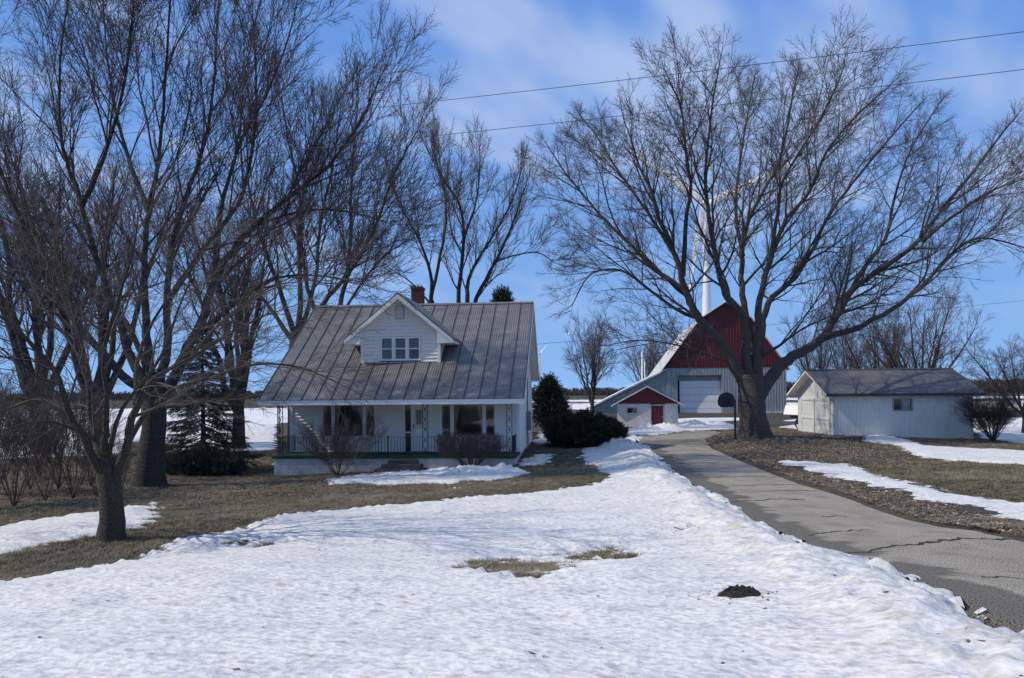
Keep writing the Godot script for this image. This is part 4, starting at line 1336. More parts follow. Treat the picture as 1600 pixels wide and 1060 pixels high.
func build_house() -> void:
	var at := px(428, 745, 28.0)
	at.y = 0.0
	var h := thing("farmhouse", "white lap-sided farmhouse with grey metal roof, front dormer and railed porch", "house", at, deg_to_rad(-5.0))
	var W := 9.2
	var E0 := -0.35
	var EY := 2.80
	var RW := 5.9
	var RY := 7.05
	var BW := 10.5
	var BY := 3.72
	var sl := (RY - EY) / (RW - E0)
	var sb := (RY - BY) / (BW - RW)
	var deck := 0.67
	# foundation and porch floor
	var mb := MB.new()
	mb.box(uw(0.0, -0.6, 0.0), uw(W, deck - 0.09, 2.06))
	mb.box(uw(0.02, -0.6, 2.06), uw(W - 0.02, deck - 0.02, 10.0))
	part("foundation", mb.mesh(), M.foundation, h)
	mb = MB.new()
	mb.box(uw(-0.06, deck - 0.09, -0.06), uw(W + 0.06, deck, 1.98))
	part("porch_floor", mb.mesh(), M.green_carpet, h)
	# front wall with its openings
	var wins := [[1.22, 3.38, 1.28, 2.55], [6.1, 8.25, 1.28, 2.55]]
	var door := [4.62, 5.6]
	mb = MB.new()
	var top := 2.72
	for s in [[[-0.1, wins[0][0] - 0.07], [wins[0][1] + 0.07, door[0] - 0.08], [door[1] + 0.08, wins[1][0] - 0.07], [wins[1][1] + 0.07, W]]]:
		var y := deck
		while y < top - 0.001:
			var t := minf(y + 0.128, top)
			var mid := (y + t) * 0.5
			if mid > 1.21 and mid < 2.62:
				for q in s:
					lap_board(mb, uw(0, 0, 2.0), Vector3.RIGHT, Vector3.BACK, y, t, q[0], q[1], q[0], q[1])
			elif mid < 2.62:
				for q in [[-0.1, door[0] - 0.08], [door[1] + 0.08, W]]:
					lap_board(mb, uw(0, 0, 2.0), Vector3.RIGHT, Vector3.BACK, y, t, q[0], q[1], q[0], q[1])
			else:
				lap_board(mb, uw(0, 0, 2.0), Vector3.RIGHT, Vector3.BACK, y, t, -0.1, W, -0.1, W)
			y = t
	part("front_wall", mb.mesh(), M.siding, h)
	# end walls, up to the roof
	for side in [0, 1]:
		mb = MB.new()
		var u := W if side == 1 else -0.1
		var y := deck - 0.1
		while y < RY - 0.2:
			var t := minf(y + 0.128, RY - 0.1)
			var f0 := maxf((y - EY + 0.12) / sl + E0, 0.0) if y > top - 0.02 else 2.0
			var f1 := maxf((t - EY + 0.12) / sl + E0, 0.0) if y > top - 0.02 else 2.0
			var b0 := minf(10.0, BW - (y - BY + 0.12) / sb)
			var b1 := minf(10.0, BW - (t - BY + 0.12) / sb)
			if b1 > f1:
				if side == 1:
					lap_board(mb, Vector3(u, 0, 0), Vector3.FORWARD, Vector3.RIGHT, y, t, f0, b0, f1, b1)
				else:
					lap_board(mb, Vector3(u, 0, 0), Vector3.BACK, Vector3.LEFT, y, t, -b0, -f0, -b1, -f1)
			y = t
		part("end_wall", mb.mesh(), M.siding, h)
	mb = MB.new()
	mb.box(uw(-0.1, deck - 0.1, 9.95), uw(W, BY + 0.3, 10.0))
	part("back_wall", mb.mesh(), M.siding, h)
	mb = MB.new()
	for q in [[uw(-0.15, deck, 1.94), uw(-0.02, top, 2.04)], [uw(W - 0.1, deck, 1.94), uw(W + 0.05, top, 2.1)], [uw(W - 0.02, deck - 0.1, 9.9), uw(W + 0.05, 3.9, 10.02)]]:
		mb = MB.new()
		mb.box(q[0], q[1])
		part("corner_board", mb.mesh(), M.trim, h)
	# inside: a dim room behind the windows
	mb = MB.new()
	mb.box(uw(0.1, deck - 0.04, 2.1), uw(W - 0.1, deck, 9.8)); mb.box(uw(0.1, 2.78, 2.1), uw(W - 0.1, 2.82, 9.8)); mb.box(uw(0.1, deck, 5.6), uw(W - 0.1, 2.78, 5.65)); mb.box(uw(4.45, deck, 2.15), uw(4.5, 2.78, 5.6))
	part("room", mb.mesh(), M.room_paint, h)
	# porch ceiling, eave board
	mb = MB.new()
	mb.box(uw(E0 + 0.06, top, E0 + 0.06), uw(W + 0.2, top + 0.05, 1.985))
	part("porch_ceiling", mb.mesh(), M.trim, h)
	mb = MB.new()
	mb.box(uw(-0.45, 2.6, E0), uw(W + 0.4, 2.775, E0 + 0.05))
	mb.box(uw(-0.1, 2.6, 0.0), uw(W, 2.715, 0.14)); mb.box(uw(-0.1, 2.602, 0.14), uw(0.02, 2.714, 1.95)); mb.box(uw(W - 0.12, 2.602, 0.14), uw(W - 0.002, 2.714, 1.93))
	part("eave_board", mb.mesh(), M.trim, h)
	# roof: boards below, sheets and seams above
	var u0 := -0.45
	var u1 := W + 0.4
	mb = MB.new()
	mb.prism([uw(u0, EY - 0.10, E0 + 0.02), uw(u0, EY - 0.015, E0 + 0.02), uw(u0, RY - 0.02, RW), uw(u0, RY - 0.12, RW)], Vector3(u1 - u0, 0, 0))
	mb.prism([uw(u0, RY - 0.12, RW + 0.001), uw(u0, RY - 0.02, RW + 0.001), uw(u0, BY - 0.015, BW), uw(u0, BY - 0.10, BW)], Vector3(u1 - u0, 0, 0))
	part("roof_boards", mb.mesh(), M.trim, h)
	var n := 18
	var pw := (u1 - u0) / n
	var long := Vector2(RW - E0, RY - EY).length()
	var longb := Vector2(BW - RW, RY - BY).length()
	var sheet_f := roof_sheet(pw, long + 0.04, 6)
	var sheet_b := roof_sheet(pw, longb + 0.04, 6)
	var seam := MB.new()
	seam.box(Vector3(-0.016, -0.004, 0.02), Vector3(0.016, 0.036, -long))
	var seam_m := seam.mesh()
	for k in n:
		var p := part("roof_sheet", sheet_f, M.roof_metal, h)
		p.position = uw(u0 + k * pw, EY + 0.002, E0 - 0.03)
		p.rotation.x = atan(sl)
		p = part("rear_roof_sheet", sheet_b, M.roof_metal, h)
		p.position = uw(u0 + (k + 1) * pw, BY + 0.002, BW + 0.03)
		p.rotation = Vector3(atan(sb), PI, 0)
	for k in n + 1:
		var p := part("roof_seam", seam_m, M.seam, h)
		p.position = uw(clampf(u0 + k * pw, u0 + 0.024, u1 - 0.024), EY + 0.004, E0 - 0.03)
		p.rotation.x = atan(sl)
	mb = MB.new()
	mb.prism([uw(u0 - 0.01, RY - 0.05, RW - 0.17), uw(u0 - 0.01, RY + 0.05, RW), uw(u0 - 0.01, RY - 0.05, RW + 0.17)], Vector3(u1 - u0 + 0.02, 0, 0))
	part("ridge_cap", mb.mesh(), M.roof_metal, h)
	mb = MB.new()
	for u in [u0 - 0.028, u1 + 0.003]:
		mb.prism([uw(u, EY - 0.16, E0), uw(u, EY + 0.0, E0), uw(u, RY - 0.01, RW), uw(u, RY - 0.19, RW)], Vector3(0.025, 0, 0))
		mb.prism([uw(u, RY - 0.19, RW + 0.001), uw(u, RY - 0.01, RW + 0.001), uw(u, BY, BW), uw(u, BY - 0.16, BW)], Vector3(0.025, 0, 0))
	mb.box(uw(W + 0.02, BY - 0.17, BW - 0.55), uw(u1, BY - 0.1, BW)); mb.box(uw(u0, BY - 0.16, BW - 0.03), uw(u1, BY - 0.02, BW + 0.02))
	part("rake_board", mb.mesh(), M.trim, h)
	# dormer
	var dc := 4.52
	var dw := 1.57
	var df := 1.75
	var dy0 := EY + sl * (df - E0)
	var ds := 0.83
	var dry := 7.0
	mb = MB.new()
	var y := dy0 - 0.1
	var wu0 := dc - 0.82
	var wu1 := dc + 0.82
	var wy0 := dy0 + 0.16
	var wy1 := dy0 + 0.98
	while y < dry - 0.25:
		var t := minf(y + 0.145, dry - 0.18)
		var hw0 := minf(dw, (dry - 0.14 - y) / ds)
		var hw1 := minf(dw, (dry - 0.14 - t) / ds)
		var mid := (y + t) * 0.5
		if mid > wy0 - 0.06 and mid < wy1 + 0.06:
			lap_board(mb, uw(dc, 0, df), Vector3.RIGHT, Vector3.BACK, y, t, -hw0, -0.83, -hw1, -0.83)
			lap_board(mb, uw(dc, 0, df), Vector3.RIGHT, Vector3.BACK, y, t, 0.83, hw0, 0.83, hw1)
		else:
			lap_board(mb, uw(dc, 0, df), Vector3.RIGHT, Vector3.BACK, y, t, -hw0, hw0, -hw1, hw1)
		y = t
	# its cheeks
	y = dy0
	var ey := dry - ds * dw - 0.14
	while y < ey:
		var t := minf(y + 0.145, ey)
		var back0 := (y - EY) / sl + E0
		lap_board(mb, Vector3(dc + dw, 0, -df), Vector3.FORWARD, Vector3.RIGHT, y, t, 0, back0 - df + 0.15, 0, back0 - df + 0.35)
		lap_board(mb, Vector3(dc - dw, 0, -df), Vector3.BACK, Vector3.LEFT, y, t, -(back0 - df + 0.15), 0, -(back0 - df + 0.35), 0)
		y = t
	var dorm := part("dormer", mb.mesh(), M.siding, h)
	for sgn in [-1.0, 1.0]:
		mb = MB.new()
		mb.box(uw(dc + sgn * (dw + 0.046), dy0 - 0.05, df - 0.048), uw(dc + sgn * (dw - 0.07), ey + 0.02, df + 0.05))
		part("corner_board", mb.mesh(), M.trim, dorm)
	var front := df - 0.42
	var half := 2.2
	var back := RW - 0.02
	for sgn in [-1.0, 1.0]:
		mb = MB.new()
		var e := Vector2(dc + sgn * half, dry - ds * half)
		var t := 0.07
		var out := [uw(dc, dry - t, front), uw(dc, dry, front), uw(e.x, e.y, front), uw(e.x, e.y - t, front)]
		var inn := [uw(dc, dry - t, back), uw(dc, dry, back), uw(e.x, e.y, (e.y - EY) / sl + E0 + 0.02), uw(e.x, e.y - t, (e.y - EY) / sl + E0 + 0.02)]
		mb.quad(out[1], out[2], inn[2], inn[1]); mb.quad(out[3], out[0], inn[0], inn[3]); mb.quad(out[2], out[3], inn[3], inn[2]); mb.quad(out[0], out[3], out[2], out[1])
		part("dormer_roof", mb.mesh(), M.roof_metal, dorm)
		mb = MB.new()
		var a := uw(dc, dry - 0.075, front - 0.012)
		var b := uw(e.x - sgn * 0.03, dry - ds * (half - 0.03) - 0.075, front - 0.012)
		mb.prism([a, b, b + Vector3(0, -0.15, 0), a + Vector3(0, -0.19, 0)], Vector3(0, 0, -0.04))
		# boxed eave
		mb.prism([uw(dc + sgn * (dw - 0.02), dry - ds * (dw - 0.02) - 0.1, front + 0.03), uw(e.x - sgn * 0.02, e.y - 0.085, front + 0.03), uw(e.x - sgn * 0.02, e.y - 0.19, front + 0.03), uw(dc + sgn * (dw - 0.02), e.y - 0.21, front + 0.03)], Vector3(0, 0, -(df - front + 1.2)))
		# sloping soffit under the front overhang
		mb.prism([uw(dc, dry - 0.2, front + 0.03), uw(dc + sgn * dw, dry - ds * dw - 0.2, front + 0.03), uw(dc + sgn * dw, dry - ds * dw - 0.22, front + 0.03), uw(dc, dry - 0.22, front + 0.03)], Vector3(0, 0, -(df - front - 0.03)))
		part("rake_board", mb.mesh(), M.trim, dorm)
	mb = MB.new()
	mb.box(uw(dc - 0.19, 5.98, df - 0.07), uw(dc + 0.19, 6.50, df + 0.02))
	part("vent_frame", mb.mesh(), M.trim_grey, dorm)
	mb = MB.new()
	for k in 9:
		var yy := 6.02 + k * 0.048
		mb.prism([uw(dc - 0.14, yy, df - 0.087), uw(dc - 0.14, yy + 0.03, df - 0.072), uw(dc - 0.14, yy + 0.035, df - 0.072), uw(dc - 0.14, yy + 0.005, df - 0.092)], Vector3(0.28, 0, 0))
	part("vent_louvre", mb.mesh(), M.trim, dorm)
	for k in 3:
		var l := wu0 + k * 0.547 + 0.02
		var r := wu0 + (k + 1) * 0.547 - 0.02
		mb = MB.new()
		mb.box(uw(l - 0.018, wy0 - 0.07, df - 0.06), uw(l + 0.05, wy1 + 0.07, df + 0.06)); mb.box(uw(r - 0.05, wy0 - 0.07, df - 0.06), uw(r + 0.018, wy1 + 0.07, df + 0.06))
		mb.box(uw(l + 0.05, wy1, df - 0.058), uw(r - 0.05, wy1 + 0.068, df + 0.06)); mb.box(uw(l + 0.05, wy0 - 0.068, df - 0.058), uw(r - 0.05, wy0, df + 0.06)); mb.box(uw(l + 0.05, (wy0 + wy1) * 0.5 - 0.022, df - 0.03), uw(r - 0.05, (wy0 + wy1) * 0.5 + 0.022, df + 0.04))
		part("window_frame", mb.mesh(), M.trim, dorm)
		for j in 2:
			var g := MB.new()
			g.box(uw(l + 0.05, lerpf(wy0, wy1, j * 0.5) + 0.001, df + 0.006 - j * 0.012), uw(r - 0.05, lerpf(wy0, wy1, j * 0.5 + 0.5) - 0.001, df + 0.01 - j * 0.012))
			part("pane", g.mesh(), M.glass, dorm)
	mb = MB.new()
	mb.box(uw(dc - 0.9, wy0 - 0.1, df + 0.8), uw(dc + 0.9, wy1 + 0.1, df + 0.85)); mb.box(uw(dc - 0.9, wy0 - 0.08, df + 0.07), uw(dc + 0.9, wy0 - 0.06, df + 0.8))
	part("dormer_room", mb.mesh(), M.room_paint, dorm)
	# chimney: brick courses with recessed joints
	mb = MB.new()
	var cy := 6.7
	while cy < 7.78:
		mb.box(uw(3.97, cy, 6.15), uw(4.49, cy + 0.066, 6.67)); mb.box(uw(3.977, cy + 0.066, 6.157), uw(4.483, cy + 0.078, 6.663))
		cy += 0.078
	var ch := part("chimney", mb.mesh(), M.brick, h)
	mb = MB.new()
	mb.box(uw(3.94, cy, 6.12), uw(4.52, cy + 0.1, 6.7))
	for k in 4:
		mb.box(uw(3.95 + k * 0.15, cy + 0.1, 6.13), uw(4.04 + k * 0.15, cy + 0.16, 6.22))
	part("chimney_cap", mb.mesh(), M.chimney_cap, ch)
	# porch windows and door
	for q in wins:
		var third: float = (q[1] - q[0]) * 0.2
		window(h, "window", q[0], q[1], q[2], q[3], 2.0, [q[0] + third, q[1] - third], [], 0.07, M.trim, true)
	mb = MB.new()
	var l0: float = door[0]
	var l1: float = door[1]
	mb.box(uw(l0 - 0.09, deck, 1.94), uw(l0, 2.66, 2.06)); mb.box(uw(l1, deck, 1.95), uw(l1 + 0.09, 2.66, 2.06)); mb.box(uw(l0, 2.58, 1.952), uw(l1, 2.66, 2.06)); mb.box(uw(l0 + 0.24, deck, 1.952), uw(l0 + 0.3, 2.58, 2.06))
	var fr := part("door_frame", mb.mesh(), M.trim, h)
	mb = MB.new()
	mb.box(uw(l0 + 0.02, deck + 0.75, 1.99), uw(l0 + 0.22, deck + 0.8, 2.04))
	part("sidelight_rail", mb.mesh(), M.trim, fr)
	mb = MB.new()
	mb.box(uw(l0 + 0.01, deck + 0.06, 1.998), uw(l0 + 0.23, 2.56, 2.004))
	part("sidelight_pane", mb.mesh(), M.glass, fr)
	mb = MB.new()
	var sd0 := l0 + 0.3
	mb.box(uw(sd0, deck + 0.01, 1.985), uw(sd0 + 0.1, 2.58, 2.03)); mb.box(uw(l1 - 0.1, deck + 0.01, 1.985), uw(l1, 2.58, 2.03)); mb.box(uw(sd0 + 0.1, 2.46, 1.986), uw(l1 - 0.1, 2.58, 2.03)); mb.box(uw(sd0 + 0.1, deck + 0.01, 1.986), uw(l1 - 0.1, deck + 0.75, 2.03))
	mb.box(uw(sd0 + 0.14, deck + 0.14, 1.978), uw(l1 - 0.14, deck + 0.62, 1.986))
	mb.box(uw(sd0 + 0.02, deck + 0.02, 2.06), uw(l1, 2.56, 2.09))
	var dr := part("storm_door", mb.mesh(), M.trim, h)
	mb = MB.new()
	mb.box(uw(sd0 + 0.1, deck + 0.75, 2.0), uw(l1 - 0.1, 2.46, 2.006))
	part("pane", mb.mesh(), M.glass, dr)
	mb = MB.new()
	mb.box(uw(sd0 + 0.14, 1.75, 2.05), uw(sd0 + 0.36, 2.35, 2.058))
	part("inner_door_window", mb.mesh(), M.room_paint, dr)
	mb = MB.new()
	mb.box(uw(sd0 + 0.03, deck + 0.92, 1.94), uw(sd0 + 0.06, deck + 1.1, 1.985))
	part("door_handle", mb.mesh(), M.iron, dr)
	# wrought iron posts
	for q in [[0.12, 0.1], [2.75, 0.1], [5.73, 0.1], [8.9, 0.1]]:
		mb = MB.new()
		for e in [0.0, 0.2]:
			mb.box(uw(q[0] + e - 0.012, deck, q[1] - 0.012), uw(q[0] + e + 0.012, 2.6, q[1] + 0.012))
		for k in 5:
			var ya := deck + 0.02 + k * 0.382
			var yb := ya + 0.38
			mb.bar(uw(q[0], ya, q[1]), uw(q[0] + 0.2, yb, q[1]), 0.012)
			mb.bar(uw(q[0] + 0.2, ya, q[1] + 0.004), uw(q[0], yb, q[1] + 0.004), 0.012)
			var m := (ya + yb) * 0.5
			mb.prism([uw(q[0] + 0.1, m - 0.05, q[1] - 0.012), uw(q[0] + 0.135, m, q[1] - 0.012), uw(q[0] + 0.1, m + 0.05, q[1] - 0.012), uw(q[0] + 0.065, m, q[1] - 0.012)], Vector3(0, 0, -0.02))
		if q[0] < 1.0:
			for k in 5:
				var ya := deck + 0.02 + k * 0.382
				mb.bar(uw(q[0], ya, q[1]), uw(q[0], ya + 0.38, q[1] + 0.2), 0.012)
				mb.bar(uw(q[0], ya, q[1] + 0.2), uw(q[0], ya + 0.38, q[1]), 0.012)
			mb.box(uw(q[0] - 0.012, deck, q[1] + 0.19), uw(q[0] + 0.012, 2.6, q[1] + 0.214))
		part("porch_post", mb.mesh(), M.iron, h)
	# railings, each upright a piece of its own
	var bal := MB.new()
	bal.box(Vector3(-0.007, 0, -0.007), Vector3(0.007, 0.62, 0.007))
	var bal_m := bal.mesh()
	for q in [[Vector2(0.32, 0.1), Vector2(2.74, 0.1)], [Vector2(2.96, 0.1), Vector2(4.4, 0.1)], [Vector2(4.4, 0.1), Vector2(5.72, 0.1)], [Vector2(5.94, 0.1), Vector2(8.89, 0.1)], [Vector2(0.12, 0.3), Vector2(0.12, 1.95)], [Vector2(9.1, 0.12), Vector2(9.1, 1.93)]]:
		mb = MB.new()
		var a: Vector2 = q[0]
		var b: Vector2 = q[1]
		mb.bar(uw(a.x, deck + 0.7, a.y), uw(b.x, deck + 0.7, b.y), 0.03, 0.014)
		mb.bar(uw(a.x, deck + 0.08, a.y), uw(b.x, deck + 0.08, b.y), 0.022, 0.014)
		if absf(a.x - 4.4) < 0.01:
			mb.box(uw(4.38, deck, 0.08), uw(4.42, deck + 0.75, 0.12))
		var rail := part("railing", mb.mesh(), M.iron, h)
		var count := int(a.distance_to(b) / 0.115)
		for k in range(1, count):
			var p := part("baluster", bal_m, M.iron, rail)
			var m := a.lerp(b, k / float(count))
			p.position = uw(m.x, deck + 0.08, m.y)
	# stone steps up to the door
	for k in 4:
		mb = MB.new()
		var wd := 0.55 + k * 0.2
		var sy := deck - 0.13 - k * 0.15
		var jit := 0.04 * sin(k * 2.3)
		mb.hexa([uw(5.05 - wd - jit, sy - 0.3, -0.28 * (k + 1)), uw(5.05 + wd, sy - 0.3, -0.28 * (k + 1) - jit), uw(5.05 + wd, sy - 0.3, -0.0 - 0.02 * k - 0.065), uw(5.05 - wd - jit, sy - 0.3, -0.065 - 0.02 * k), uw(5.05 - wd, sy, -0.28 * (k + 1) + 0.02), uw(5.05 + wd - 0.02, sy, -0.28 * (k + 1) - jit + 0.02), uw(5.05 + wd - 0.02, sy, -0.065 - 0.02 * k), uw(5.05 - wd, sy, -0.065 - 0.02 * k)])
		part("step", mb.mesh(), M.stone_step, h)
	# meter and mast on the end wall
	mb = MB.new()
	mb.box(uw(W + 0.005, 1.3, 6.0), uw(W + 0.22, 2.15, 6.45))
	mb.bar(uw(W + 0.08, 2.15, 6.2), uw(W + 0.08, 4.9, 6.2), 0.05); mb.bar(uw(W + 0.08, 0.3, 6.2), uw(W + 0.08, 1.3, 6.2), 0.05)
	part("meter_box", mb.mesh(), M.meter_grey, h)

func build_barn() -> void:
	var d := 84.0
	var s := d / F
	var gy := ground(24.0, d)
	var o := thing("barn", "red gabled barn with grey ribbed steel walls, white overhead door and lean-to", "barn", Vector3(24.4, gy, -d), deg_to_rad(-7.4))
	var hw := 6.68
	var ey := 5.25
	var by := 10.75
	var bx := 2.85
	var py := 12.6
	var dep := 24.0
	var tops := [[-hw, ey], [-bx, by], [0.0, py], [bx, by], [hw, ey]]
	# front: steel below, red boards above
	var mb := MB.new()
	var dl := -5.35
	var dr := -0.45
	var dt := 4.35
	ribs(mb, Vector3.ZERO, Vector3.RIGHT, Vector3.BACK, -hw, dl, -0.4, [[-hw, ey], [hw, ey]], 0.3, 0.03)
	ribs(mb, Vector3.ZERO, Vector3.RIGHT, Vector3.BACK, dr, hw, -0.4, [[-hw, ey], [hw, ey]], 0.3, 0.03)
	ribs(mb, Vector3.ZERO, Vector3.RIGHT, Vector3.BACK, dl, dr, dt, [[-hw, ey], [hw, ey]], 0.3, 0.03)
	# the recess of the big door
	mb.quad(Vector3(dl, -0.4, 0), Vector3(dl, -0.4, -0.7), Vector3(dl, dt, -0.7), Vector3(dl, dt, 0)); mb.quad(Vector3(dr, -0.4, -0.7), Vector3(dr, -0.4, 0), Vector3(dr, dt, 0), Vector3(dr, dt, -0.7)); mb.quad(Vector3(dl, dt, 0), Vector3(dl, dt, -0.7), Vector3(dr, dt, -0.7), Vector3(dr, dt, 0))
	ribs(mb, Vector3(0, 0, -0.7), Vector3.RIGHT, Vector3.BACK, dl, dr, 3.75, [[-hw, dt], [hw, dt]], 0.3, 0.03)
	part("front_wall", mb.mesh(), M.galvanized, o)
	mb = MB.new()
	ribs(mb, Vector3(0, 0, 0.035), Vector3.RIGHT, Vector3.BACK, -hw, hw, ey - 0.05, tops, 0.32, 0.045)
	part("gable", mb.mesh(), M.barn_red, o)
	for k in 5:
		mb = MB.new()
		mb.box(Vector3(dl + 0.25, -0.3 + k * 0.81, -0.6), Vector3(dr - 0.02, 0.48 + k * 0.81, -0.65))
		part("door_panel", mb.mesh(), M.white_door, o)
	mb = MB.new()
	mb.box(Vector3(1.35, -0.3, 0.01), Vector3(2.25, 2.0, 0.06))
	part("side_door", mb.mesh(), M.red_paint, o)
	mb = MB.new()
	for sgn in [-1.0, 1.0]:
		mb.box(Vector3(sgn * hw, -0.4, 0), Vector3(sgn * (hw - 0.05), ey, -dep))
	mb.prism([Vector3(-hw, -0.4, -dep), Vector3(hw, -0.4, -dep), Vector3(hw, ey, -dep), Vector3(bx, by, -dep), Vector3(0, py, -dep), Vector3(-bx, by, -dep), Vector3(-hw, ey, -dep)], Vector3(0, 0, -0.1))
	part("side_wall", mb.mesh(), M.galvanized, o)
	mb = MB.new()
	mb.box(Vector3(4.4, -0.5, 0.05), Vector3(hw + 0.1, 0.12, 0.3))
	part("footing", mb.mesh(), M.foundation, o)
	# gambrel roof, each slope its own plane with an overhang
	var slopes := [[Vector2(-hw - 0.75, ey - 0.55), Vector2(-bx, by + 0.12)], [Vector2(-bx, by + 0.12), Vector2(0, py + 0.14)], [Vector2(0, py + 0.14), Vector2(bx, by + 0.12)], [Vector2(bx, by + 0.12), Vector2(hw + 0.35, ey - 0.3)]]
	for q in slopes:
		mb = MB.new()
		var a: Vector2 = q[0]
		var b: Vector2 = q[1]
		mb.prism([Vector3(a.x, a.y, 0.55), Vector3(b.x, b.y, 0.55), Vector3(b.x, b.y - 0.12, 0.55), Vector3(a.x, a.y - 0.12, 0.55)], Vector3(0, 0, -dep - 1.0))
		var rib := 0.3
		while rib < dep:
			mb.bar(Vector3(a.x, a.y + 0.01, 0.5 - rib), Vector3(b.x, b.y + 0.01, 0.5 - rib), 0.05, 0.05)
			rib += 0.6
		part("roof_slope", mb.mesh(), M.white_metal_roof, o)
	# lean-to on the left
	mb = MB.new()
	var lx := -15.3
	ribs(mb, Vector3(0, 0, -0.06), Vector3.RIGHT, Vector3.BACK, lx, -hw, -0.4, [[lx, 0.75], [-hw, ey - 0.35]], 0.3, 0.03)
	mb.box(Vector3(lx, -0.4, -0.1), Vector3(lx + 0.05, 0.7, -16.0))
	part("lean_to_wall", mb.mesh(), M.galvanized, o)
	mb = MB.new()
	mb.prism([Vector3(lx - 0.4, 0.68, 0.3), Vector3(-hw, ey - 0.1, 0.3), Vector3(-hw, ey - 0.28, 0.3), Vector3(lx - 0.4, 0.5, 0.3)], Vector3(0, 0, -16.5))
	part("lean_to_roof", mb.mesh(), M.white_metal_roof, o)
	for e in [[-9.25, 0.09, 3.1], [-8.95, 0.06, 1.9]]:
		tube(PackedVector3Array([Vector3(e[0], 3.0, -3.0), Vector3(e[0], 4.2 + e[2], -3.0)]), PackedFloat32Array([e[1], e[1]]), 8)
		part("vent_pipe", take_tubes(), M.trim, o)

func build_shed() -> void:
	var d := 54.0
	var at := px(1012, 668, d)
	at.y = ground(at.x, d) - 0.05
	var o := thing("milk_house", "small white block shed with red gable and red door before the barn", "shed", at, deg_to_rad(-9.5))
	var hw := 2.2
	var wh := 1.78
	var py := 2.98
	var dl := 0.28
	var dr := 1.2
	var dt := 1.68
	var mb := MB.new()
	# blocks laid in courses, joints recessed
	var y := -0.3
	var row := 0
	while y < wh - 0.02:
		var t := minf(y + 0.2, wh)
		var x := -hw + (0.2 if row % 2 else 0.0)
		if row % 2:
			mb.box(Vector3(-hw, y, 0), Vector3(-hw + 0.194, t - 0.006, -0.2))
		while x < hw - 0.01:
			var e := minf(x + 0.4, hw)
			if t > dt + 0.1 or e <= dl - 0.05 or x >= dr + 0.05:
				if not (x < -0.72 and e > -1.5 and y > 0.95 and t < 1.52):
					mb.box(Vector3(x, y, 0.003 * sin(x * 7.0 + y * 3.0)), Vector3(e - 0.006, t - 0.006, -0.2))
			elif x < dl - 0.08:
				mb.box(Vector3(x, y, 0), Vector3(dl - 0.06, t - 0.006, -0.2))
			elif e > dr + 0.08:
				mb.box(Vector3(dr + 0.06, y, 0), Vector3(e - 0.006, t - 0.006, -0.2))
			x = e
		y = t
		row += 1
	mb.box(Vector3(-hw + 0.01, -0.3, -0.02), Vector3(dl - 0.06, 0.95, -0.19)); mb.box(Vector3(dr + 0.06, -0.3, -0.02), Vector3(hw - 0.01, wh, -0.19)); mb.box(Vector3(-0.72, 0.95, -0.02), Vector3(dl - 0.06, wh, -0.19)); mb.box(Vector3(-hw + 0.01, 0.95, -0.02), Vector3(-1.5, wh, -0.19))
	mb.box(Vector3(-hw, -0.3, -0.2), Vector3(-hw + 0.2, wh, -5.0)); mb.box(Vector3(hw - 0.2, -0.3, -0.2), Vector3(hw, wh, -5.0)); mb.box(Vector3(-hw + 0.2, -0.3, -4.8), Vector3(hw - 0.2, wh, -5.0))
	part("block_wall", mb.mesh(), M.block_wall, o)
	mb = MB.new()
	mb.prism([Vector3(-hw - 0.05, wh, 0.03), Vector3(hw + 0.05, wh, 0.03), Vector3(0, py, 0.03)], Vector3(0, 0, -0.1))
	part("gable", mb.mesh(), M.red_paint, o)
	for sgn in [-1.0, 1.0]:
		mb = MB.new()
		mb.prism([Vector3(0, py + 0.1, 0.35), Vector3(sgn * (hw + 0.45), wh - 0.13, 0.35), Vector3(sgn * (hw + 0.45), wh - 0.21, 0.35), Vector3(0, py + 0.01, 0.35)], Vector3(0, 0, -5.7))
		part("roof", mb.mesh(), M.white_metal_roof, o)
	mb = MB.new()
	mb.box(Vector3(dl, -0.25, -0.05), Vector3(dr - 0.06, dt - 0.06, -0.1))
	var dor := part("door", mb.mesh(), M.red_paint, o)
	mb = MB.new()
	mb.box(Vector3(dr - 0.16, 0.75, -0.05), Vector3(dr - 0.1, 0.81, 0.02)); mb.box(Vector3(dl + 0.01, 0.35, -0.05), Vector3(dl + 0.05, 0.43, -0.035))
	part("door_handle", mb.mesh(), M.trim, dor)
	mb = MB.new()
	mb.box(Vector3(dl - 0.08, -0.3, 0.012), Vector3(dl, dt, -0.14)); mb.box(Vector3(dr - 0.06, -0.3, 0.012), Vector3(dr + 0.06, dt, -0.14)); mb.box(Vector3(dl, dt - 0.06, 0.012), Vector3(dr - 0.06, dt + 0.03, -0.14))
	part("door_frame", mb.mesh(), M.trim_grey, o)
	mb = MB.new()
	mb.box(Vector3(-1.5, 0.96, 0.008), Vector3(-1.44, 1.52, -0.1)); mb.box(Vector3(-0.78, 0.96, 0.008), Vector3(-0.72, 1.52, -0.1)); mb.box(Vector3(-1.44, 0.96, 0.006), Vector3(-0.78, 1.02, -0.1)); mb.box(Vector3(-1.44, 1.46, 0.006), Vector3(-0.78, 1.52, -0.1))
	var wf := part("window", mb.mesh(), M.trim_grey, o)
	mb = MB.new()
	mb.box(Vector3(-1.48, 1.0, -0.015), Vector3(-0.74, 1.48, -0.02))
	part("pane", mb.mesh(), M.glass, wf)

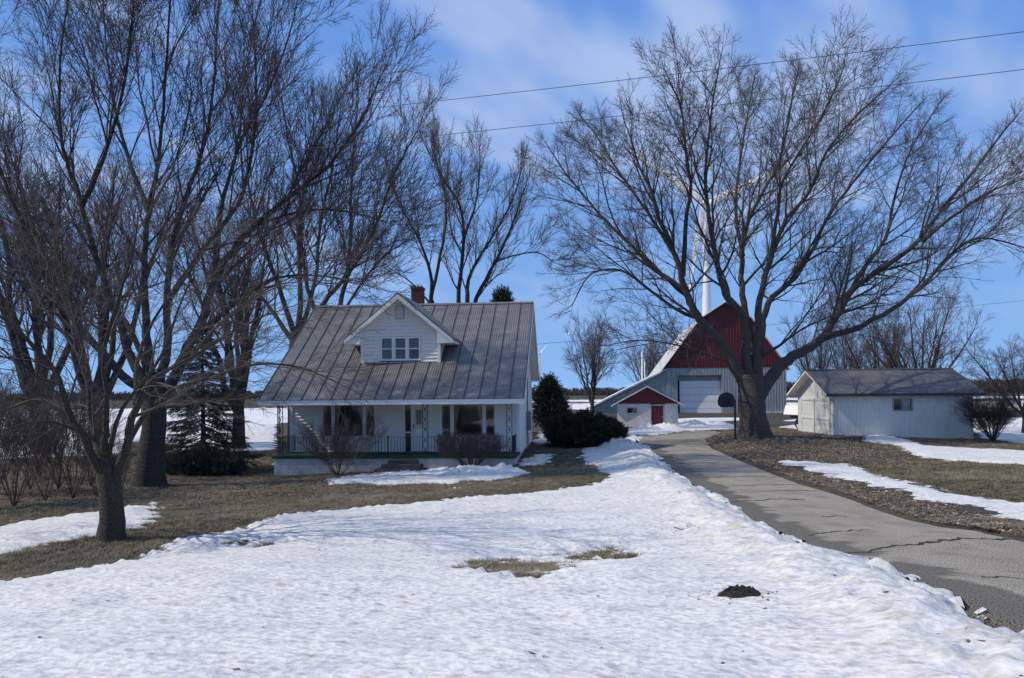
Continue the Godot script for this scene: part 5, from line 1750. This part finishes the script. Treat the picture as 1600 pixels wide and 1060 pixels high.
func build_garage() -> void:
	var at := px(1303, 681, 39.0)
	at.y = ground(at.x, 39.0)
	var o := thing("garage", "long low pale garage with dark metal roof and peeling doors on its end", "garage", at, deg_to_rad(-1.5))
	var W := 7.25
	var D := 5.2
	var wy := 2.32
	var ry := 3.48
	var lo := -0.35
	var wl := 3.12
	var wr := 4.1
	var wb := 1.32
	var wt := 1.93
	# grooved board walls
	var mb := MB.new()
	for q in [[0.0, wl, lo, wy], [wr, W, lo, wy], [wl, wr, lo, wb], [wl, wr, wt, wy]]:
		ribs(mb, Vector3.ZERO, Vector3.RIGHT, Vector3.BACK, q[0], q[1], q[2], [[0, q[3]], [W, q[3]]], 0.2, -0.012)
	part("front_wall", mb.mesh(), M.garage_boards, o)
	mb = MB.new()
	ribs(mb, Vector3(W, 0, 0), Vector3.FORWARD, Vector3.RIGHT, 0.0, D, lo, [[0, wy], [D * 0.5, ry - 0.06], [D, wy]], 0.2, -0.012)
	mb.box(Vector3(0, lo, -D), Vector3(W, wy, -D + 0.05))
	part("rear_wall", mb.mesh(), M.garage_boards, o)
	mb = MB.new()
	ribs(mb, Vector3(0, 0, -D), Vector3.BACK, Vector3.LEFT, 0.0, D, lo, [[0, wy], [D * 0.5, ry - 0.06], [D, wy]], 0.22, -0.014)
	part("end_wall", mb.mesh(), M.peeling_boards, o)
	for q in [[0.35, 2.35], [2.5, 4.5]]:
		mb = MB.new()
		var x := -0.05
		mb.box(Vector3(x, lo + 0.1, -q[0]), Vector3(x + 0.04, 1.95, -q[1]))
		for e in [[q[0], q[0] + 0.12], [q[1] - 0.12, q[1]]]:
			mb.box(Vector3(x - 0.03, lo + 0.1, -e[0]), Vector3(x, 1.95, -e[1]))
		for e in [-0.2, 0.8, 1.83]:
			mb.box(Vector3(x - 0.028, e, -q[0] - 0.12), Vector3(x, e + 0.12, -q[1] + 0.12))
		part("door", mb.mesh(), M.peeling_boards, o)
	mb = MB.new()
	mb.box(Vector3(-0.03, lo, 0.025), Vector3(0.09, wy, -0.02)); mb.box(Vector3(W - 0.09, lo, 0.02), Vector3(W + 0.03, wy, -0.02))
	part("corner_board", mb.mesh(), M.peeling_boards, o)
	# roof
	var e0 := -0.42
	var sl := (ry - wy) / (D * 0.5)
	var ey := wy + sl * e0
	var x0 := -0.55
	var x1 := W + 0.45
	var long := Vector2(D * 0.5 - e0, ry - ey).length()
	var n := 13
	var pw := (x1 - x0) / n
	var sheet_m := roof_sheet(pw, long + 0.03, 5)
	for k in n:
		for side in 2:
			var p := part("roof_sheet", sheet_m, M.garage_roof, o)
			p.position = Vector3(x0 + k * pw, ey + 0.09, -e0) if side == 0 else Vector3(x0 + (k + 1) * pw, ey + 0.09, -D + e0)
			p.rotation = Vector3(atan(sl), 0, 0) if side == 0 else Vector3(atan(sl), PI, 0)
	mb = MB.new()
	mb.prism([Vector3(x0 + 0.03, ey - 0.03, -e0 - 0.03), Vector3(x0 + 0.03, ry - 0.03, -D * 0.5), Vector3(x0 + 0.03, ry + 0.07, -D * 0.5), Vector3(x0 + 0.03, ey + 0.07, -e0 - 0.03)], Vector3(x1 - x0 - 0.06, 0, 0))
	mb.prism([Vector3(x0 + 0.03, ry - 0.03, -D * 0.5 - 0.001), Vector3(x0 + 0.03, ey - 0.03, -D + e0 + 0.03), Vector3(x0 + 0.03, ey + 0.07, -D + e0 + 0.03), Vector3(x0 + 0.03, ry + 0.07, -D * 0.5 - 0.001)], Vector3(x1 - x0 - 0.06, 0, 0))
	part("roof_boards", mb.mesh(), M.trim, o)
	mb = MB.new()
	mb.box(Vector3(x0, ey - 0.06, -e0 - 0.005), Vector3(x1, ey + 0.085, -e0 + 0.03))
	mb.prism([Vector3(x0, ry + 0.06, -D * 0.5 + 0.14), Vector3(x0, ry + 0.13, -D * 0.5), Vector3(x0, ry + 0.06, -D * 0.5 - 0.14)], Vector3(x1 - x0, 0, 0))
	part("eave_trim", mb.mesh(), M.dark_roof_edge, o)
	# sliding window
	mb = MB.new()
	mb.box(Vector3(wl - 0.04, wb - 0.04, 0.03), Vector3(wl + 0.03, wt + 0.04, -0.06)); mb.box(Vector3(wr - 0.03, wb - 0.04, 0.03), Vector3(wr + 0.04, wt + 0.04, -0.06)); mb.box(Vector3(wl + 0.03, wt - 0.03, 0.028), Vector3(wr - 0.03, wt + 0.04, -0.06)); mb.box(Vector3(wl + 0.03, wb - 0.04, 0.028), Vector3(wr - 0.03, wb + 0.03, -0.06)); mb.box(Vector3((wl + wr) * 0.5 - 0.02, wb + 0.03, 0.01), Vector3((wl + wr) * 0.5 + 0.02, wt - 0.03, -0.05))
	var wf := part("window", mb.mesh(), M.aluminium, o)
	for k in 2:
		mb = MB.new()
		mb.box(Vector3(lerpf(wl, wr, k * 0.5) + 0.03, wb + 0.03, -0.012), Vector3(lerpf(wl, wr, k * 0.5 + 0.5) - 0.03, wt - 0.03, -0.018))
		part("pane", mb.mesh(), M.glass, wf)
	mb = MB.new()
	mb.box(Vector3(wl + 0.45, wb + 0.03, -0.1), Vector3(wr - 0.04, wt - 0.03, -0.11))
	part("blind", mb.mesh(), M.curtain, wf)

func build_small_things() -> void:
	# basketball hoop, its fan-shaped board turned to the yard
	var d := 35.0
	var at := px(1149, 673, d)
	at.y = ground(at.x, d) - 0.03
	var o := thing("basketball_hoop", "black fan-shaped basketball backboard on a short pole beside the big maple", "hoop", at, deg_to_rad(18.0))
	tube(PackedVector3Array([Vector3(0, -0.1, 0), Vector3(0, 1.0, 0), Vector3(0, 1.95, 0)]), PackedFloat32Array([0.055, 0.055, 0.05]), 10)
	part("pole", take_tubes(), M.iron, o)
	var mb := MB.new()
	var fan := []
	for q in [[-0.32, 1.60], [0.32, 1.60], [0.46, 1.72], [0.485, 1.9], [0.43, 2.1], [0.28, 2.25], [0.0, 2.32], [-0.28, 2.25], [-0.43, 2.1], [-0.485, 1.9], [-0.46, 1.72]]:
		fan.append(Vector3(q[0] - 0.27, q[1], -0.28))
	mb.prism(fan, Vector3(0, 0, -0.035))
	part("backboard", mb.mesh(), M.navy_board, o)
	mb = MB.new()
	mb.bar(Vector3(0, 1.9, 0), Vector3(-0.2, 2.05, -0.28), 0.04); mb.bar(Vector3(0, 1.6, 0), Vector3(-0.2, 1.72, -0.28), 0.04)
	part("bracket", mb.mesh(), M.iron, o)
	var ring := PackedVector3Array()
	var rr := PackedFloat32Array()
	for k in 17:
		ring.append(Vector3(-0.27 + cos(TAU * k / 16.0) * 0.22, 1.7, -0.56 + sin(TAU * k / 16.0) * 0.22)); rr.append(0.01)
	tube(ring, rr, 5)
	part("rim", take_tubes(), M.red_paint, o)
	# wind turbines
	turbine(px(1106, 318, 314.0), 314.0, 40.0, 20.0, 2.05, "big white wind turbine rising behind the barn")
	turbine(px(843, 553, 1250.0), 1250.0, 26.0, 43.0, 1.6, "far small wind turbine showing past the right edge of the house")
	# white trailer behind the garage corner
	var t := px(1240, 632, 47.0)
	var tr := thing("trailer", "white box trailer half hidden behind the garage end", "trailer", Vector3(t.x + 1.2, ground(t.x, 47.0), -47.0), 0.25)
	mb = MB.new()
	mb.prism([Vector3(-1.0, 0.95, 0), Vector3(1.3, 0.85, 0), Vector3(1.4, 1.5, 0), Vector3(-0.85, 1.55, 0)], Vector3(0, 0, -1.6))
	part("body", mb.mesh(), M.trim, tr)
	for q in [-0.05, -1.55]:
		tube(PackedVector3Array([Vector3(0.2, 0.33, q + 0.08), Vector3(0.2, 0.33, q - 0.1)]), PackedFloat32Array([0.34, 0.34]), 16)
		part("wheel", take_tubes(), M.iron, tr)
	mb = MB.new()
	mb.box(Vector3(-0.7, 0.72, -0.3), Vector3(1.2, 0.87, -1.3)); mb.box(Vector3(-0.02, 0.3, 0.02), Vector3(0.4, 0.66, -1.6))
	part("chassis", mb.mesh(), M.iron, tr)
	# overhead lines
	var pole_r := power_pole(Vector3(16.5, ground(16.5, 11.8), -11.8), "wooden power pole right of the driveway mouth")
	var pole_l := power_pole(Vector3(-27.0, ground(-27.0, 22.1), -22.1), "wooden power pole beyond the thicket")
	overhead(px(1600, 52, 13.4), px(600, 158, 16.4), 16.3, -26.9, 0.0065, "upper overhead wire crossing above the yard")
	overhead(px(1600, 111, 13.45), px(655, 206, 16.3), 16.3, -26.9, 0.0065, "lower overhead wire crossing above the yard")
	var a := px(838.5, 538, 33.4)
	var b := px(1600, 468, 41.0)
	var pl := a + (b - a) * 1.18
	power_pole(Vector3(pl.x, ground(pl.x, -pl.z), pl.z), "wooden power pole past the small tree right of the garage", pl.y + 0.4)
	var pts := PackedVector3Array()
	var rs := PackedFloat32Array()
	for k in 41:
		var u := k / 40.0
		pts.append(a.lerp(pl, u) + Vector3.DOWN * 0.5 * u * (1.0 - u)); rs.append(0.008)
	tube(pts, rs, 4)
	tag(part("service_wire", take_tubes(), M.wire, self), "thin service wire running from the house end past the big maple", "wire")
	# clods and a stick on the snow
	for q in [[1157, 947, 0.20, 0.085, "dark lump of soil sunk into the snow near the driveway bank", 3], [1061, 836, 0.19, 0.06, "small dark soil heap in a melted hollow beside the bank", 5], [813, 908, 0.05, 0.04, "tiny dark clod below the melted grass patches", 6]]:
		var p := on_ground(q[0], q[1])
		var sd := snow_depth(p.x, -p.z)
		clod(Vector3(p.x, ground(p.x, -p.z) + maxf(0.0, sd) + snow_relief(p.x, -p.z, sd) - 0.01, p.z), q[2], q[3], q[4], q[5])
	print("small things done")

func power_pole(at: Vector3, label: String, top := 10.5) -> Node3D:
	var o := thing("power_pole", label, "pole", at, 0.0, "power poles")
	tube(PackedVector3Array([Vector3(0, -0.5, 0), Vector3(0, 4, 0), Vector3(0, top - at.y, 0)]), PackedFloat32Array([0.17, 0.15, 0.11]), 12)
	part("post", take_tubes(), M.pole_wood, o)
	var mb := MB.new()
	mb.box(Vector3(-0.9, top - at.y - 0.5, 0.12), Vector3(0.9, top - at.y - 0.38, 0.22))
	part("crossarm", mb.mesh(), M.pole_wood, o)
	return o

func overhead(a: Vector3, b: Vector3, x1: float, x0: float, r: float, label: String) -> void:
	var dir := (b - a) / (b.x - a.x)
	var p0 := a + dir * (x1 - a.x)
	var p1 := a + dir * (x0 - a.x)
	var pts := PackedVector3Array()
	var rs := PackedFloat32Array()
	for k in 61:
		var u := k / 60.0
		pts.append(p0.lerp(p1, u) + Vector3.DOWN * 0.35 * (u * (1.0 - u) * 4.0 - 0.62)); rs.append(r)
	tube(pts, rs, 4)
	tag(part("overhead_wire", take_tubes(), M.wire, self), label, "wire")

func turbine(hub: Vector3, d: float, blade: float, first: float, r_top: float, label: String) -> void:
	var foot := Vector3(hub.x, ground(hub.x, d), hub.z - 3.0)
	var o := thing("wind_turbine", label, "wind turbine", foot, deg_to_rad(-24.0), "wind turbines")
	var hh := hub.y - foot.y
	var k := blade / 40.0
	tube(PackedVector3Array([Vector3(0, -1, 0), Vector3(0, hh * 0.5, 0), Vector3(0, hh - 1.4 * k, 0)]), PackedFloat32Array([2.3 * k, 1.85 * k, 1.25 * k]), 24)
	part("tower", take_tubes(), M.turbine_white, o)
	var mb := MB.new()
	mb.hexa([Vector3(-1.5, -1.6, -6) * k + Vector3(0, hh, 0), Vector3(1.5, -1.6, -6) * k + Vector3(0, hh, 0), Vector3(1.6, -1.7, 2.2) * k + Vector3(0, hh, 0), Vector3(-1.6, -1.7, 2.2) * k + Vector3(0, hh, 0), Vector3(-1.3, 1.5, -6) * k + Vector3(0, hh, 0), Vector3(1.3, 1.5, -6) * k + Vector3(0, hh, 0), Vector3(1.5, 1.7, 2.2) * k + Vector3(0, hh, 0), Vector3(-1.5, 1.7, 2.2) * k + Vector3(0, hh, 0)])
	part("nacelle", mb.mesh(), M.turbine_white, o)
	tube(PackedVector3Array([Vector3(0, hh, 2.0 * k), Vector3(0, hh, 3.2 * k), Vector3(0, hh, 4.2 * k), Vector3(0, hh, 4.7 * k)]), PackedFloat32Array([1.6 * k, 1.6 * k, 1.1 * k, 0.05]), 20)
	part("hub", take_tubes(), M.turbine_white, o)
	for q in 3:
		mb = MB.new()
		var prev := []
		for i in 15:
			var u := i / 14.0
			var chord := (lerpf(1.0, 2.1, u / 0.2) if u < 0.2 else lerpf(2.1, 0.35, (u - 0.2) / 0.8)) * 1.8 * k
			var th := chord * 0.16 + 0.12 * k
			var tw := deg_to_rad(22.0 * (1.0 - u))
			var ring := []
			for s in [[-0.35, 0.0], [-0.1, 0.5], [0.3, 0.35], [0.65, 0.0], [0.3, -0.3], [-0.1, -0.5]]:
				var x: float = s[0] * chord
				var z: float = s[1] * th
				ring.append(Vector3(x * cos(tw) - z * sin(tw), 1.0 * k + u * (blade - 1.0 * k), x * sin(tw) + z * cos(tw)))
			if i > 0:
				for s in 6:
					mb.quad(prev[s], ring[s], ring[(s + 1) % 6], prev[(s + 1) % 6])
			prev = ring
		var b := part("blade", mb.mesh(), M.turbine_white, o)
		b.position = Vector3(0, hh, 3.2 * k)
		b.rotation.z = deg_to_rad(first + 120.0 * q - 90.0)

func build_far() -> void:
	# low wooded rises on the skyline, each a band of bare crowns
	var clump := spray_mesh(9, 14, 0.05, 0.0)
	TR.seed = 99
	var where := []
	for k in 5200:
		var q := TR.randf()
		var x := 0.0
		var d := 0.0
		var h := 0.0
		if q < 0.45:
			d = TR.randf_range(430.0, 560.0); x = TR.randf_range(180.0, 520.0); h = TR.randf_range(5.0, 9.0)
		elif q < 0.75:
			d = TR.randf_range(420.0, 640.0); x = TR.randf_range(-560.0, -120.0); h = TR.randf_range(3.0, 6.5)
		else:
			d = TR.randf_range(560.0, 700.0); x = TR.randf_range(-60.0, 220.0); h = TR.randf_range(3.5, 7.0)
		var y := Vector3(TR.randf_range(-0.3, 0.3), 1, TR.randf_range(-0.3, 0.3)).normalized()
		var s := y.cross(Vector3.RIGHT).normalized()
		where.append(Transform3D(Basis(y.cross(s), y, s).scaled_local(Vector3(h * 1.3, h, h * 1.3)), Vector3(x, 0.0, -d)))
	var o := many("far_woods", clump, where, M.twig, self)
	tag(o, "low bare woods along the far edge of the fields", "woods")

func _ready() -> void:
	# camera, sky, sun
	var cam := Camera3D.new()
	cam.name = "camera"
	cam.position = Vector3(0, EYE, 0)
	cam.rotation.z = deg_to_rad(-ROLL)
	cam.projection = Camera3D.PROJECTION_FRUSTUM
	cam.near = 0.1
	cam.far = 4000.0
	cam.size = 0.1 * 1060.0 / F
	cam.frustum_offset = Vector2(0, (CY - 530.0) / F * 0.1)
	add_child(cam)
	cam.current = true
	var env := Environment.new()
	env.background_mode = Environment.BG_SKY
	var sky := Sky.new()
	var pan := PanoramaSkyMaterial.new()
	pan.panorama = make_sky()
	sky.sky_material = pan
	env.sky = sky
	env.tonemap_mode = Environment.TONE_MAPPER_LINEAR
	env.tonemap_exposure = 1.05
	env.sdfgi_enabled = true
	env.ssao_enabled = true
	env.ssil_enabled = true
	var we := WorldEnvironment.new()
	we.name = "environment"
	we.environment = env
	add_child(we)
	var sun := DirectionalLight3D.new()
	sun.name = "sun"
	sun.light_energy = 1.12
	sun.light_color = Color(1.0, 0.96, 0.89)
	sun.light_angular_distance = 0.5
	sun.shadow_enabled = true
	add_child(sun)
	var az := deg_to_rad(8.0)
	var el := deg_to_rad(45.0)
	sun.basis = Basis.looking_at(Vector3(cos(el) * cos(az), -sin(el), -cos(el) * sin(az)), Vector3.UP)

	n1.seed = 1; n1.frequency = 1.0; n1.fractal_octaves = 3
	n2.seed = 2; n2.frequency = 1.0; n2.fractal_octaves = 3
	n3.seed = 3; n3.frequency = 1.0; n3.fractal_octaves = 2
	make_materials()
	make_heights()
	make_snow_map()
	print("maps ", Time.get_ticks_msec())
	build_ground()
	print("ground ", Time.get_ticks_msec())
	build_house()
	build_barn()
	build_shed()
	build_garage()
	print("buildings ", Time.get_ticks_msec())
	build_trees()
	print("trees ", Time.get_ticks_msec())
	build_far()
	build_small_things()
	scatter()
	print("all ", Time.get_ticks_msec())
